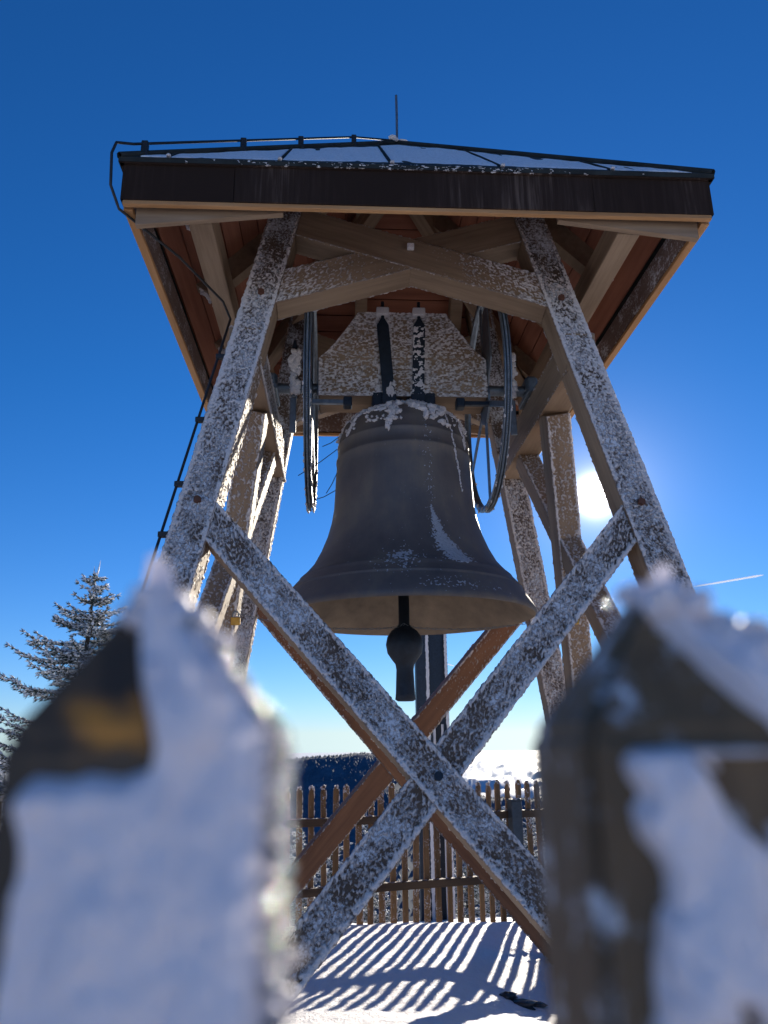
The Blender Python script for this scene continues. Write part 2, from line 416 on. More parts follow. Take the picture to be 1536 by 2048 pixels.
# ------------------------------------------------------------------ ground
CY0 = 1.4
def gz(x, y):
    x = np.asarray(x, float); y = np.asarray(y, float)
    yy = np.array([-90, -30, -8, 0, 1.2, 2.4, 3.3, 3.95, 4.3, 4.6, 4.95, 6, 10, 20, 30, 60, 140])
    zz = np.array([-30, -1.2, -.2, -.05, -.12, -.19, -.195, -.175, -.20, -.31, -.50, -.75, -1.75, -3.35, -7.5, -26, -75])
    q = y-.10*(x-.4)+.12*np.sin(x*1.3)
    a = 0
    for d in (-.24, -.08, .08, .24): a = a+np.interp(q+d, yy, zz)/4
    a = a-.20*np.exp(-((x-1.15)/.55)**2-((y-2.25)/.95)**2)
    r = np.abs(x-.4); a = a-.012*np.maximum(r-3, 0)**1.35-.0008*np.maximum(r-6, 0)**2*0
    a = a+.05*fbm(x/1.1, y/.9, 3, 3)*sst(.5, 1.5, y+1)+.018*fbm(x/.22, y/.18, 5, 4)+.006*fbm(x/.07+y/.2, y/.06, 6, 2)
    return a
def axis_coords(lo, hi, step, far, grow=1.18):
    c = list(np.arange(lo, hi+step/2, step)); s = step; a = c[0]; b = c[-1]; left = []; right = []
    while a > -far: s *= grow; a -= s; left.append(a)
    s = step
    while b < far: s *= grow; b += s; right.append(b)
    return np.array(left[::-1]+c+right)
gx = axis_coords(-2.2, 3.2, .025, 140); gy = axis_coords(.2, 5.2, .022, 140)
GX, GY = np.meshgrid(gx, gy, indexing='ij')
GZ = gz(GX, GY)
g = obj('snow_ground', mesh_np('snow_ground', np.stack([GX, GY, GZ], -1).reshape(-1, 3), grid_faces(len(gx), len(gy)), SNOWG))
tag(g, 'white snow covering the summit around the bell tower', kind='structure')
def gzf(x, y): return float(gz(np.array([x]), np.array([y]))[0])

# valley floor, forested hill, sea of clouds
def polar_sheet(name, r, az, zf, m):
    RR, AA = np.meshgrid(r, az, indexing='ij')
    X = np.sin(AA)*RR; Y = np.cos(AA)*RR
    return obj(name, mesh_np(name, np.stack([X, Y, zf(RR, AA, X, Y)], -1).reshape(-1, 3), grid_faces(len(r), len(az)), m))
o = polar_sheet('valley', np.array([90, 200, 500, 900, 2000, 5000, 9000.]), np.linspace(-math.pi, math.pi, 97),
                lambda r, a, x, y: np.interp(r, [90, 200, 500, 900, 9000], [-70, -150, -290, -430, -470]), HILL)
tag(o, 'dark forested valley below the summit', kind='structure')
def ridge(a):
    d = np.degrees(a)
    return 1500*np.tan(np.radians(np.interp(d, [-60, -30, -22, -12, -6, -3.2, -1.1, 1.3, 4, 7, 10, 20, 50], [-5, -3, -2.1, -1.5, -1.25, -1.02, -.80, -.60, -.9, -2.4, -3.5, -4.2, -6])))
def hillz(r, a, x, y):
    z = ridge(a)+1.4-np.maximum(1500-r, 0)*.34-np.maximum(r-1540, 0)*.5
    return z+9*fbm(x/140, y/140, 21, 4)-4
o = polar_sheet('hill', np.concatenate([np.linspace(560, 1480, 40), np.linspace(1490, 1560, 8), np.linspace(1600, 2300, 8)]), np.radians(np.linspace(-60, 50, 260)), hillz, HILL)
tag(o, 'dark blue forested hill on the horizon left of the bell', kind='structure')
acc = Acc()
tv = np.array([[math.cos(k*math.pi/3), math.sin(k*math.pi/3), 0] for k in range(6)]+[[0, 0, 1.]])
tf = np.array([[k, (k+1) % 6, 6] for k in range(6)])
na = 9000
aa = np.radians(rng.uniform(-26, 24, na)); rr_ = 1545-rng.random(na)**1.6*620
hz = hillz(rr_, aa, np.sin(aa)*rr_, np.cos(aa)*rr_)
VV = []; FF = []
for k in range(na):
    h_ = rng.uniform(3, 6.5); w_ = h_*rng.uniform(.4, .6)
    VV.append(tv*np.array([w_, w_, h_])+np.array([math.sin(aa[k])*rr_[k], math.cos(aa[k])*rr_[k], hz[k]-2])); FF.append(tf+7*k)
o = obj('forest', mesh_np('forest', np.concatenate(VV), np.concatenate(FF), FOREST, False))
tag(o, 'dark conifer forest covering the far hill', 'forest', kind='stuff')
def cloudz(r, a, x, y):
    n = fbm(x/900, y/620, 41, 5)*300+np.abs(fbm(x/260, y/260, 43, 4))*130-60
    return -385-r*r/(2*6.37e6)+n*np.clip(9000/r, .15, 1)
rc = 2600*1.022**np.arange(170)
o = polar_sheet('clouds', rc, np.radians(np.concatenate([np.linspace(-180, -32, 60)[:-1], np.linspace(-32, 28, 620), np.linspace(28, 180, 60)[1:]])), cloudz, CLOUD)
tag(o, 'sunlit sea of white clouds below the horizon', kind='structure')

# ------------------------------------------------------------------ bell tower
K = .18284; HW = 1.4
def half(z): return HW-K*(z-1.4)
def yf(z): return K*(z-1.4)           # front plane
def yb(z): return 2.8-K*(z-1.4)
NF = Vector((0, -1, -K)).normalized()   # faces the camera; leans
NF = Vector((0, -1, K)).normalized()
NB = Vector((0, -1, -K)).normalized()
tower = empty('bell_tower', (0, CY0, 0), 'timber bell tower of four leaning rime-covered posts under a square pyramid roof', 'bell tower')
LW, LT = .192, .175
def zprof(zs, ds): return lambda z: np.interp(z, zs, ds)
legd = zprof([-.4, 1.5, 2.5, 2.9, 3.4, 3.9, 4.1, 4.35, 4.6, 4.8], [-.16, -.14, -.08, .06, .22, .20, -.06, -.34, -.7, -1.05])
legs = {}
for sy in (-1, 1):
    for sx in (-1, 1):
        z0, z1 = -.45, 5.02
        P = lambda z: (sx*half(z), yf(z) if sy < 0 else yb(z), z)
        b = beam('leg', P(z0), P(z1), NF if sy < 0 else NB, LW, LT, WOOD, tower, 0)
        b.data.materials.append(WOODF)
        for p in b.data.polygons:
            if p.normal.z > .9: p.material_index = 1
        legs[sx, sy] = b
        wz = worldz(b)
        if sy < 0:
            frost(b, 'front', lambda s, u: legd(wz(s))+.25*np.exp(-((u*sx-(-.75))/.25)**2)*(wz(s) < 4.1), step=.0036, amp=.0075)
        else:
            frost(b, 'front', lambda s, u: legd(wz(s)+.5)-.10, step=.0055, amp=.011)
        inner = '-y' if sx < 0 else '+y'; outer = '+y' if sx < 0 else '-y'
        # local +Y is world -X for posts facing the camera
        frost(b, inner, lambda s, u: np.where(wz(s) < 3.6, -.2, -1.2) if sx < 0 else -1.5+0*s, step=.008, amp=.008, edge=.6 if sx < 0 else 1.3, edgew=(.8, .98))
        frost(b, outer, lambda s, u: -.15+0*s, step=.013, amp=.010)
        # bolt heads where the braces meet the post
        if sy < 0:
            for zb in (4.02, 2.62):
                bm = bmesh.new(); bmesh.ops.create_cone(bm, cap_ends=True, segments=6, radius1=.022, radius2=.02, depth=.02)
                c = Vector(P(zb))+NF*.012
                bmobj('bolt', bm, plain('rusty_bolt', (.12, .05, .03), .8, .2, .4, 60), b, Matrix.Translation(c) @ NF.to_track_quat('Z', 'Y').to_matrix().to_4x4())

def fp(x, z): return (x, yf(z), z)
def bp(x, z): return (x, yb(z), z)
SL = 1.14; ZC = 1.253
xU = 1.085
for P, nrm, fr in ((fp, NF, True), (bp, NB, False)):
    for sgn, sb in ((-1, .005), (1, .016)):
        # from the upper end at the post, through the crossing, to the ground on the other side
        zl = -.42 if fr else -.30
        xm = (HW-K*(ZC-1.4)-LW/2-.003)/(1+K*SL); legdir = Vector(P(sgn*half(4), 4))-Vector(P(sgn*half(2), 2))
        top = P(sgn*xm, ZC+SL*xm); low = P(-sgn*(ZC-zl)/SL, zl)
        b = beam('brace', top, low, nrm, .172, .14, WOOD if fr else WOODB, tower, sb, along0=legdir)
        b.data.materials.append(WOODF if fr else WOODB)
        for p in b.data.polygons:
            if p.normal.z > .9: p.material_index = 1
        wz = worldz(b)
        Mx_ = WM[b]; lo_ = -1. if Mx_[2][1] > 0 else 1.     # the lower edge carries the thick band
        if fr:
            frost(b, 'front', lambda s, u: -.17+.10*sst(1.4, 2.4, wz(s))+.5*np.exp(-((u-lo_*.78)/.16)**2), step=.0036, amp=.0075)
        else:
            frost(b, 'front', lambda s, u: -1.25+.75*sst(1.25, 1.9, wz(s))+0*u, step=.006, amp=.006, edge=1.15, edgew=(.72, .98))
        frost(b, '+y', lambda s, u: -1.5+.0*s, step=.007, amp=.007, edge=1.35, edgew=(.80, .99))
        frost(b, '-y', lambda s, u: -1.5+.0*s, step=.007, amp=.007, edge=1.35, edgew=(.80, .99))
        if fr and sgn < 0:
            bm = bmesh.new(); bmesh.ops.create_cone(bm, cap_ends=True, segments=12, radius1=.02, radius2=.02, depth=.03)
            bmobj('bolt', bm, STEEL, b, Matrix.Translation(Vector(fp(0.01, ZC))+nrm*.006) @ nrm.to_track_quat('Z', 'Y').to_matrix().to_4x4())
    # upper cross braces
    SU, ZU = .347, 4.378
    for sgn, sb in ((-1, .006), (1, .017)):
        xa = (HW-K*(ZU-1.4)-LW/2-.003)/(1-K*SU); xc = (HW-K*(ZU-1.4)-LW/2-.003)/(1+K*SU)
        a = P(-sgn*xa, ZU-SU*xa); c = P(sgn*xc, ZU+SU*xc)
        la = Vector(P(-sgn*half(4.5), 4.5))-Vector(P(-sgn*half(2), 2)); lc = Vector(P(sgn*half(4.5), 4.5))-Vector(P(sgn*half(2), 2))
        b = beam('upper_brace', a, c, nrm, .235, .165, WOOD, tower, sb, along0=la, along1=lc)
        wx = worldx(b)
        ud = zprof([0, .25, .45, .7, .95], [-1.0, -.62, -.2, .12, .32])
        frost(b, 'front', lambda s, u: np.where(wx(s)*sgn < 0, ud(np.abs(wx(s)))+.1*u*(-1), -1.8), step=.004 if fr else .009, amp=.007, edge=.12)
        low = '-y' if sgn > 0 else '+y'
        frost(b, '-y', lambda s, u: -1.5+.0*s, step=.007, amp=.007, edge=1.4, edgew=(.84, .99))
        frost(b, '+y', lambda s, u: -1.0+0*s, step=.008, amp=.007, edge=.95, edgew=(.8, .98))
bm = bmesh.new(); bbox(bm, (-.022, -.02, -.02), (.022, .01, .02), .004)
bmobj('bolt', bm, FROST, tower, Matrix.Translation(Vector(fp(0, 4.405))+NF*.014))

# beams that carry the bell, and the crossed struts below them
for sx in (-1, 1):
    xb = sx*1.0
    b = beam('bearing_beam', (xb, yf(3.63)+.02, 3.755), (xb, yb(3.63)+.15, 3.755), (0, 0, 1), .185, .245, WOOD, tower)
    inner = '-y' if sx > 0 else '+y'
    # local X = +Y world, Z = up, so local +Y = world -X
    inner = '+y' if sx > 0 else '-y'
    frost(b, inner, lambda s, u: (-.1 if sx < 0 else -1.2)+0*s, step=.008, amp=.010)
    frost(b, 'front', lambda s, u: .4+0*s, step=.016, amp=.012)
    NS = Vector((-1, 0, -K)).normalized()
    for (y0, sl, sb) in ((1.094, .55, 0.), (1.941, -.54, .0)):
        P = lambda z, y: (sx*(half(z)-.092), y, z)
        top = P(3.506, y0); zb = -.4
        low = P(zb, y0+sl*(3.51-zb))
        nrm = (-sx, 0, -K)
        b = beam('strut', top, low, nrm, .165, .165 if y0 < 1.3 else .145, WOOD, tower, .0 if y0 < 1.3 else .010)
        # which side face looks towards the camera
        ny = Vector((WM[b][0][1], WM[b][1][1], WM[b][2][1]))
        fc = '+y' if ny.y < 0 else '-y'
        frost(b, fc, lambda s, u: -.16+0*s, step=.005, amp=.008)
        frost(b, 'front', lambda s, u: (-.55 if sx < 0 else -1.4)+0*s, step=.008, amp=.008, edge=.6 if sx < 0 else 1.25, edgew=(.78, .98))

# ------------------------------------------------------------------ roof
E = 1.592; ZE = 4.385; ZA = ZE+E*.992
A = Vector((0, CY0, ZA))
def side_mtx(k):        # k quarter turns about the roof axis; k=0 is the front slope
    return Matrix.Translation((0, CY0, 0)) @ Matrix.Rotation(k*math.pi/2, 4, 'Z')
bm = bmesh.new()
def pyr(bm, e, ze, za):
    c = [bm.verts.new((sx*e, CY0+sy*e, ze)) for sx, sy in ((-1, -1), (1, -1), (1, 1), (-1, 1))]; a = bm.verts.new((0, CY0, za))
    return c, a
c, a = pyr(bm, E+.022, ZE, ZA+.022); c2, a2 = pyr(bm, E+.022, ZE-.028, ZA-.012)
for i in range(4):
    j = (i+1) % 4
    bm.faces.new((c[i], c[j], a)); bm.faces.new((c2[j], c2[i], a2)); bm.faces.new((c2[i], c2[j], c[j], c[i]))
roof = bmobj('roof', bm, ROOFM, tower)
# local frame of a slope: x along the eave, y up the slope measured horizontally
def slope_pt(k, x, q, off):   # q: 0 eave .. E apex ; off: along the outward normal
    z = ZE+q*.992; y = -E+q
    n = Vector((0, -1, 1)).normalized()
    return side_mtx(k) @ (Vector((x, y, z))+n*off)
seam_x = [-1.36, -.77, -.165, .44, 1.05]
for k in range(4):
    for x in seam_x:
        q = E-abs(x)-.05
        if q < .1: continue
        s_ = tube('seam', [slope_pt(k, x, .0, .02), slope_pt(k, x, q*.5, .022), slope_pt(k, x, q, .02)], .006, ROOFM, roof, 5)
        ac_ = Acc(); blob(ac_, slope_pt(k, x, .01, .025), (.014, .014, .012), 5+k); ac_.build('snow_cap', FROST, s_, kind='stuff')
    # snow lying on the sheets between the seams
    edges = [-E]+seam_x+[E]
    for i in range(len(edges)-1):
        x0, x1 = edges[i]+.003, edges[i+1]-.003
        nx, nq = 64, 40
        X = np.linspace(x0, x1, nx)[:, None]+np.zeros((1, nq)); qm = E-np.abs(X)-.035
        T = np.linspace(0, 1, nq)[None, :]+np.zeros((nx, 1)); Q = .012+T*np.maximum(qm-.012, 0)
        e_ = np.minimum(np.minimum(T, 1-T)*nq/3, np.minimum(X-x0, x1-X)/.008+.25)
        h = .016*(sst(0, 1, e_)*1.25-.2+.55*fbm(X/.10, Q/.4, 60+k*7+i, 3)-.9*sst(.90, 1.02, T+.06*fbm(X/.15, Q*0, 7+i, 2)))
        h = np.maximum(h, -.006); h = np.where(qm < .05, -.006, h)
        Pp = np.array([slope_pt(k, float(X[a_, b_]), float(Q[a_, b_]), float(h[a_, b_])+.024-.022) for a_ in range(nx) for b_ in range(nq)])
        f = grid_faces(nx, nq, h > -.0055)
        if len(f): obj('snow_patch', mesh_np('snow_patch', Pp, f, SNOWL), roof, kind='stuff')
    # hip flashing
    h0 = side_mtx(k) @ Vector((-E-.02, -E-.02, ZE+.008)); h1 = Vector((0, CY0, ZA+.03))
    tube('hip_cap', [h0, h1], .02, ROOFM, roof, 6)
    # fascia in three lengths, with drip edge and wooden trim below
    for j, (x0, x1) in enumerate(((-E, -1.005), (-1.003, .93), (.932, E))):
        bm = bmesh.new(); bbox(bm, (x0, -E-.004*(j % 2), 4.137), (x1, -E+.022, ZE-.03), .002)
        bmobj('fascia_board', bm, FASCIA, roof, side_mtx(k))
    bm = bmesh.new(); bbox(bm, (-E-.018, -E-.018, ZE-.032), (E+.018, -E+.01, ZE-.008), .003); bmobj('drip_edge', bm, FASCIA, roof, side_mtx(k))
    bm = bmesh.new(); bbox(bm, (-E+.012 if k % 2 == 0 else -E+.054, -E+.004, 4.112), (E-.054 if k % 2 else E-.012, -E+(.052 if k % 2 else .034), 4.138), .003); bmobj('eave_trim', bm, WOODT, roof, side_mtx(k))
    ac_ = Acc()
    for j in range(150):
        x = random.gauss(0, .5)
        if abs(x) < E-.3: blob(ac_, side_mtx(k) @ Vector((x, -E-.017, ZE-.012+random.uniform(-.012, .012))), (.014, .005, .007), j, .6)
    ac_.build('frost', FROST, roof, kind='stuff')
    # wedge boards in the corners of the eave
    for s in ((-1, 1) if k % 2 == 0 else ()):
        bm = bmesh.new(); prism(bm, [(s*(E-.07), 4.03), (s*(E-.07), 4.2), (s*.75, 4.2), (s*.75, 4.125)], -E+.064, -E+.10)
        bmobj('wedge_board', bm, WOOD, roof, side_mtx(k))
    # sheathing boards under the sheets
    nb = 15
    for i in range(nb):
        q0 = .02+i*(E-.05)/nb; q1 = .02+(i+1)*(E-.05)/nb-.006
        w0 = E-q0-.01; w1 = E-q1-.01
        bm = bmesh.new(); vs = []
        dz = .003*(i % 2)+.002*((i*7) % 3)
        for off in (-.026, -.050-dz):
            for (x, q) in ((-w0, q0), (w0, q0), (w1, q1), (-w1, q1)):
                z = ZE+q*.992; n = Vector((0, -1, 1)).normalized(); vs.append(bm.verts.new(Vector((x, -E+q, z))+n*off))
        a4, b4 = vs[:4], vs[4:]
        bm.faces.new(a4); bm.faces.new(b4[::-1])
        for m_ in range(4): bm.faces.new((a4[m_], b4[m_], b4[(m_+1) % 4], a4[(m_+1) % 4]))
        bmobj('sheathing_board', bm, WOODR, roof, side_mtx(k))
    # purlin along the eave and rafters across it
    if k % 2:
        bm = bmesh.new(); bbox(bm, (-1.30, -1.30, 4.215), (1.30, -1.165, 4.385), .005); bmobj('purlin', bm, WOOD, tower, side_mtx(k))
    bm = bmesh.new(); bbox(bm, (-E+.03, -E+.0235, 4.152), (E-.03, -E+.045, 4.335), .002); bmobj('fascia_lining', bm, WOODG, roof, side_mtx(k))
    for xr in (-.545, .27, 1.09, -1.2):
        q0 = .11; q1 = E-abs(xr)-.06
        if q1-q0 < .15: continue
        bm = bmesh.new(); vs = []
        for xx in (xr-.05, xr+.05):
            for (q, o_) in ((q0, -.052), (q1, -.052), (q1, -.20), (q0+.02, -.20)):
                n = Vector((0, -1, 1)).normalized(); vs.append(bm.verts.new(Vector((xx, -E+q, ZE+q*.992))+n*o_))
        a4, b4 = vs[:4], vs[4:]; bm.faces.new(a4[::-1]); bm.faces.new(b4)
        for m_ in range(4): bm.faces.new((a4[m_], a4[(m_+1) % 4], b4[(m_+1) % 4], b4[m_]))
        rf = bmobj('rafter', bm, WOOD, tower, side_mtx(k))
        ac_ = Acc()
        n = Vector((0, -1, 1)).normalized()
        for j in range(9):
            c_ = side_mtx(k) @ (Vector((xr+random.uniform(-.045, .045), -E+q0-.004, ZE+q0*.992))+n*random.uniform(-.19, -.06)+Vector((0, .03, 0)))
            blob(ac_, c_, (.022, .014, .03), j+k)
        ac_.build('frost', FROST, rf, kind='stuff')
    hr0 = side_mtx(k) @ Vector((-E+.09, -E+.09, ZE-.07)); hr1 = Vector((0, CY0, ZA-.2))
    hn = (hr1-hr0).cross(Vector((0, 0, 1))).cross(hr1-hr0)
    beam('hip_rafter', hr0, hr1, hn, .11, .15, WOOD, tower)
tube('lightning_rod', [(0, CY0, ZA), (.002, CY0, ZA+.3), (0, CY0, ZA+.5)], .011, ZINC, roof, 6)
ac_ = Acc(); blob(ac_, (-.03, CY0-.02, ZA+.035), (.05, .05, .025), 3); blob(ac_, (.04, CY0, ZA+.03), (.04, .04, .02), 4); ac_.build('snow_cap', FROST, roof, kind='stuff')

# lightning conductor: along the front-left hip, round the eave, under the roof and down the post
hip = lambda t, up_: Vector((-E*(1-t), CY0-E*(1-t), ZE+E*.992*t+up_))
pts = [hip(1, .05), hip(.78, .10), hip(.55, .10), hip(.34, .10), hip(.12, .10), hip(.02, .10), Vector((-E-.035, CY0-E-.04, ZE+.075)), Vector((-E-.05, CY0-E-.05, ZE)),
       Vector((-E-.045, CY0-E-.03, 4.2)), Vector((-E-.01, CY0-E+.03, 4.10)), Vector((-1.37, .25, 4.10)), Vector((-1.17, .62, 4.04)), Vector((-1.12, .62, 3.92))]
for z in (3.7, 3.3, 2.8, 2.2, 1.6, 1.0, .3, -.3):
    pts.append(Vector((-half(z)-LW/2-.042, yf(z)+.02, z)))
dense = []
for i in range(len(pts)-1):
    for j in range(4):
        t = j/4; dense.append(pts[i].lerp(pts[i+1], t))
dense.append(pts[-1])
cable = tube('conductor_cable', dense, .0075, BLACK, tower, 6)
for z in (3.55, 3.12, 2.72, 2.43, 1.9):
    box('clip', (-half(z)-LW/2-.055, yf(z)+.005, z-.015), (-half(z)-LW/2+.01, yf(z)+.035, z+.015), BLACK, cable, .003)
for t in (.05, .34, .55, .78):
    p = hip(t, .05); box('clip', p-Vector((.018, .018, .05)), p+Vector((.018, .018, .06)), BLACK, cable, .004)

# ------------------------------------------------------------------ the bell with its yoke and wheels
bell = empty('bell', (0, CY0, 2.24), 'huge dark bronze bell hanging from a frosted wooden yoke in the tower', 'bell')
prof = [(.838, 2.180), (.848, 2.196), (.836, 2.225), (.800, 2.285), (.768, 2.335), (.762, 2.345), (.765, 2.351), (.758, 2.358), (.735, 2.385), (.709, 2.413), (.707, 2.422), (.700, 2.426), (.694, 2.434), (.688, 2.437), (.655, 2.472), (.615, 2.52), (.566, 2.612),
        (.523, 2.72), (.496, 2.82), (.480, 2.92), (.473, 3.05), (.468, 3.16), (.461, 3.243), (.467, 3.250), (.467, 3.266), (.459, 3.273), (.455, 3.35), (.459, 3.358), (.459, 3.368), (.451, 3.376), (.442, 3.43), (.418, 3.50), (.375, 3.542), (.30, 3.575), (.2, 3.595), (.001, 3.60)]
inn = [(.838, 2.180), (.80, 2.20), (.765, 2.24), (.70, 2.32), (.60, 2.44), (.52, 2.60), (.47, 2.79), (.43, 3.04), (.40, 3.34), (.3, 3.49), (.001, 3.52)]
def lathe(name, pr, m, parent, n=120):
    V = []; F = []
    for r, z in pr:
        for k in range(n): V.append((r*math.cos(2*math.pi*k/n), CY0+r*math.sin(2*math.pi*k/n), z))
    for i in range(len(pr)-1):
        for k in range(n): F.append((i*n+k, i*n+(k+1) % n, (i+1)*n+(k+1) % n, (i+1)*n+k))
    return obj(name, mesh_np(name, V, F, m), parent)
body = lathe('bell_body', prof, BRONZE, bell); lathe('bell_inside', inn[::-1], BRONZEI, body)
# hoar frost on the bell
pz = np.array([z for r, z in prof][::-1]); pr_ = np.array([r for r, z in prof][::-1]); idx = np.argsort(pz); pz, pr_ = pz[idx], pr_[idx]
nth, nz = 360, 380
TH = np.radians(np.linspace(-75, 75, nth))[:, None]+np.zeros((1, nz)); ZZ = np.linspace(2.19, 3.44, nz)[None, :]+np.zeros((nth, 1))
RB = np.interp(ZZ, pz, pr_); D = np.degrees(TH)
nn = 1.2*fbm(TH*.55/.0085, ZZ/.0085, 91, 3)+.4*fbm(TH*.55/.06, ZZ/.06, 92, 3)
zt = sst(2.395, 2.44, ZZ)
c1 = np.interp(ZZ, [2.4, 2.45, 2.60, 2.80], [24, 23, 18.5, 15]); w1 = np.interp(ZZ, [2.4, 2.45, 2.60, 2.74, 2.82], [8, 9, 5.5, 3, .3])
msk = 1.35*np.exp(-np.abs((D-c1)/np.maximum(w1, .1))**2.2)*(ZZ < 2.82)*zt
msk = np.maximum(msk, .62*np.exp(-((D+5)/14)**2)*np.exp(-np.maximum(0, np.abs(ZZ-2.435)-.02)/.09))
msk = np.maximum(msk, .40*np.exp(-((D-15)/5)**2)*(ZZ > 2.6))
msk = np.maximum(msk, .48*np.exp(-((D-18)/28)**2)*np.exp(-((ZZ-2.26)/.05)**2))
h = .005*(nn*1.0+msk-.72); h = np.maximum(h, -.003)
Pp = np.stack([np.sin(TH)*(RB+h), CY0-np.cos(TH)*(RB+h), ZZ], -1).reshape(-1, 3)
obj('frost', mesh_np('frost', Pp, grid_faces(nth, nz, h > -.0025), THIN), body, kind='stuff')
# snow caught on the shoulder, with runs down the side
ac_ = Acc()
for k in range(3000):
    an = R(random.uniform(-110, 110)); r = random.uniform(.28, .455)
    ragged = .40+.035*math.sin(an*7)+.03*math.sin(an*17+2)
    if r > ragged and random.random() < .75: continue
    z = np.interp(r, [.2, .3, .375, .415, .447, .46], [3.60, 3.58, 3.545, 3.50, 3.42, 3.39])
    s = random.uniform(.0035, .0115)*(1.5 if abs(math.degrees(an)-12) < 30 else .9)
    if vn(np.array([an*9.]), np.array([r*14]), 8)[0] > -.12: blob(ac_, (math.sin(an)*r, CY0-math.cos(an)*r, z+s*random.uniform(0, .8)), (s*random.uniform(.8, 2.), s*1.1, s*random.uniform(.7, 1.4)), k, .7)
for (d0, d1, z0, z1, s) in ((38, 47, 3.50, 2.97, .008), (-12, -17, 3.54, 3.36, .017), (55, 60, 3.44, 3.3, .010), (-52, -60, 3.5, 3.38, .012)):
    for k in range(26):
        t = k/25; d = R(d0+(d1-d0)*t+random.uniform(-.8, .8)); z = z0+(z1-z0)*t; r = np.interp(z, pz, pr_)
        blob(ac_, (math.sin(d)*r, CY0-math.cos(d)*r, z), (s*random.uniform(.6, 1.1), s*.7, s*1.5), k, .6)
ac_.build('snow', FROST, body, kind='stuff')
ac_ = Acc()
for p0, p1 in (((-.46, 1.3, 3.33), (-.72, 1.25, 3.12)), ((-.46, 1.25, 3.14), (-.53, 1.2, 2.98)), ((-.47, 1.2, 3.0), (-.62, 1.2, 2.93)), ((-.45, 1.3, 3.42), (-.56, 1.25, 3.33))):
    v, f = tube_np([Vector(p0), Vector(p0).lerp(Vector(p1), .5)+Vector((0, 0, -.01)), Vector(p1)], .0028, 4); ac_.add(v, f)
ac_.build('straw', plain('dry_straw', (.05, .05, .05), .8), body)
# crown
bm = bmesh.new()
for x in (-.17, .17): bbox(bm, (x-.05, CY0-.16, 3.55), (x+.05, CY0+.14, 3.74), .01)
for x in (-.04, .05): 
    bbox(bm, (x-.03, CY0-.12, 3.55), (x+.03, CY0+.1, 3.73), .01)
bmobj('crown', bm, STEEL, bell)
# yoke
yk = [(-.59, 3.712), (.59, 3.712), (.59, 4.0)]
for t in np.linspace(.1, 1, 8): yk.append((.59-.275*t, 4.0+.36*(t**1.25)))
for t in np.linspace(1, .1, 8): yk.append((-.59+.275*t, 4.0+.36*(t**1.25)))
yk.append((-.59, 4.0))
bm = bmesh.new(); prism(bm, yk, CY0-.15, CY0+.15); bmesh.ops.bevel(bm, geom=list(bm.edges), offset=.004, segments=1, affect='EDGES')
yoke = bmobj('yoke', bm, WOOD, bell)
nx, nz = 330, 190
X = np.linspace(-.595, .595, nx)[:, None]+np.zeros((1, nz)); Z = np.linspace(3.708, 4.364, nz)[None, :]+np.zeros((nx, 1))
tx = np.clip((Z-4.0)/.36, 0, 1)**(1/1.25); lim = .59-.275*tx+.004
inside = (np.abs(X) < lim)
ed = np.minimum(np.minimum(lim-np.abs(X), Z-3.708), 4.364-Z)
strapd = np.minimum(np.abs(X+.135), np.abs(X-.115))
nn = fbm(X/.014, Z/.0095, 71, 2)*1.2+.2*fbm(X/.2, Z/.1, 72, 2)
h = .008*(nn*1.15+.14+.4*(1-sst(.005, .05, ed))+.35*(1-sst(.05, .085, strapd))-.5*np.exp(-((Z-4.0)/.006)**2)); h = np.where(inside, np.maximum(h, -.004), -.004)
me = mesh_np('frost', np.stack([X, CY0-.15-h, Z], -1).reshape(-1, 3), grid_faces(nx, nz, h > -.0035), RIME)
at = me.attributes.new('thick', 'FLOAT', 'POINT'); at.data.foreach_set('value', (h.reshape(-1)/.008).astype(np.float32))
obj('frost', me, yoke, kind='stuff')
for x0, x1, m_ in ((-.142, -.105, 0), (.118, .098, 1)):
    bm = bmesh.new(); hw = .042
    prism(bm, [(x1-hw, 3.70), (x1+hw, 3.70), (x0+hw, 4.245), (x0+.012, 4.30), (x0-.012, 4.30), (x0-hw, 4.245)], CY0-.185, CY0-.163)
    st = bmobj('strap', bm, STEEL, bell)
    box('bracket', (x0-.045, CY0-.2, 4.325), (x0+.045, CY0-.1, 4.385), FROST, st, .006)
    tube('threaded_rod', [(x0, CY0-.17, 4.28), (x0, CY0-.17, 4.44)], .012, STEEL, st, 8)
    box('foot', (x1-.05, CY0-.19, 3.56), (x1+.05, CY0-.15, 3.715), STEEL, st, .006)
    if m_:
        nx, nz = 20, 130
        X = np.linspace(-hw, hw, nx)[:, None]+np.zeros((1, nz)); Z = np.linspace(3.7, 4.24, nz)[None, :]+np.zeros((nx, 1))
        h = np.maximum(.006*(fbm(X/.02, Z/.02, 77, 3)*1.3-.05), -.003); XX = X+x1+(x0-x1)*(Z-3.7)/.545
        obj('frost', mesh_np('frost', np.stack([XX, CY0-.185-h, Z], -1).reshape(-1, 3), grid_faces(nx, nz, h > -.0025), FROST), st, kind='stuff')
    else:
        ac_ = Acc()
        for k in range(40): blob(ac_, (x1+random.gauss(.01, .014), CY0-.187, 3.70+abs(random.gauss(0, .04))), (.008, .004, .014), k, .6)
        ac_.build('frost', FROST, st, kind='stuff')
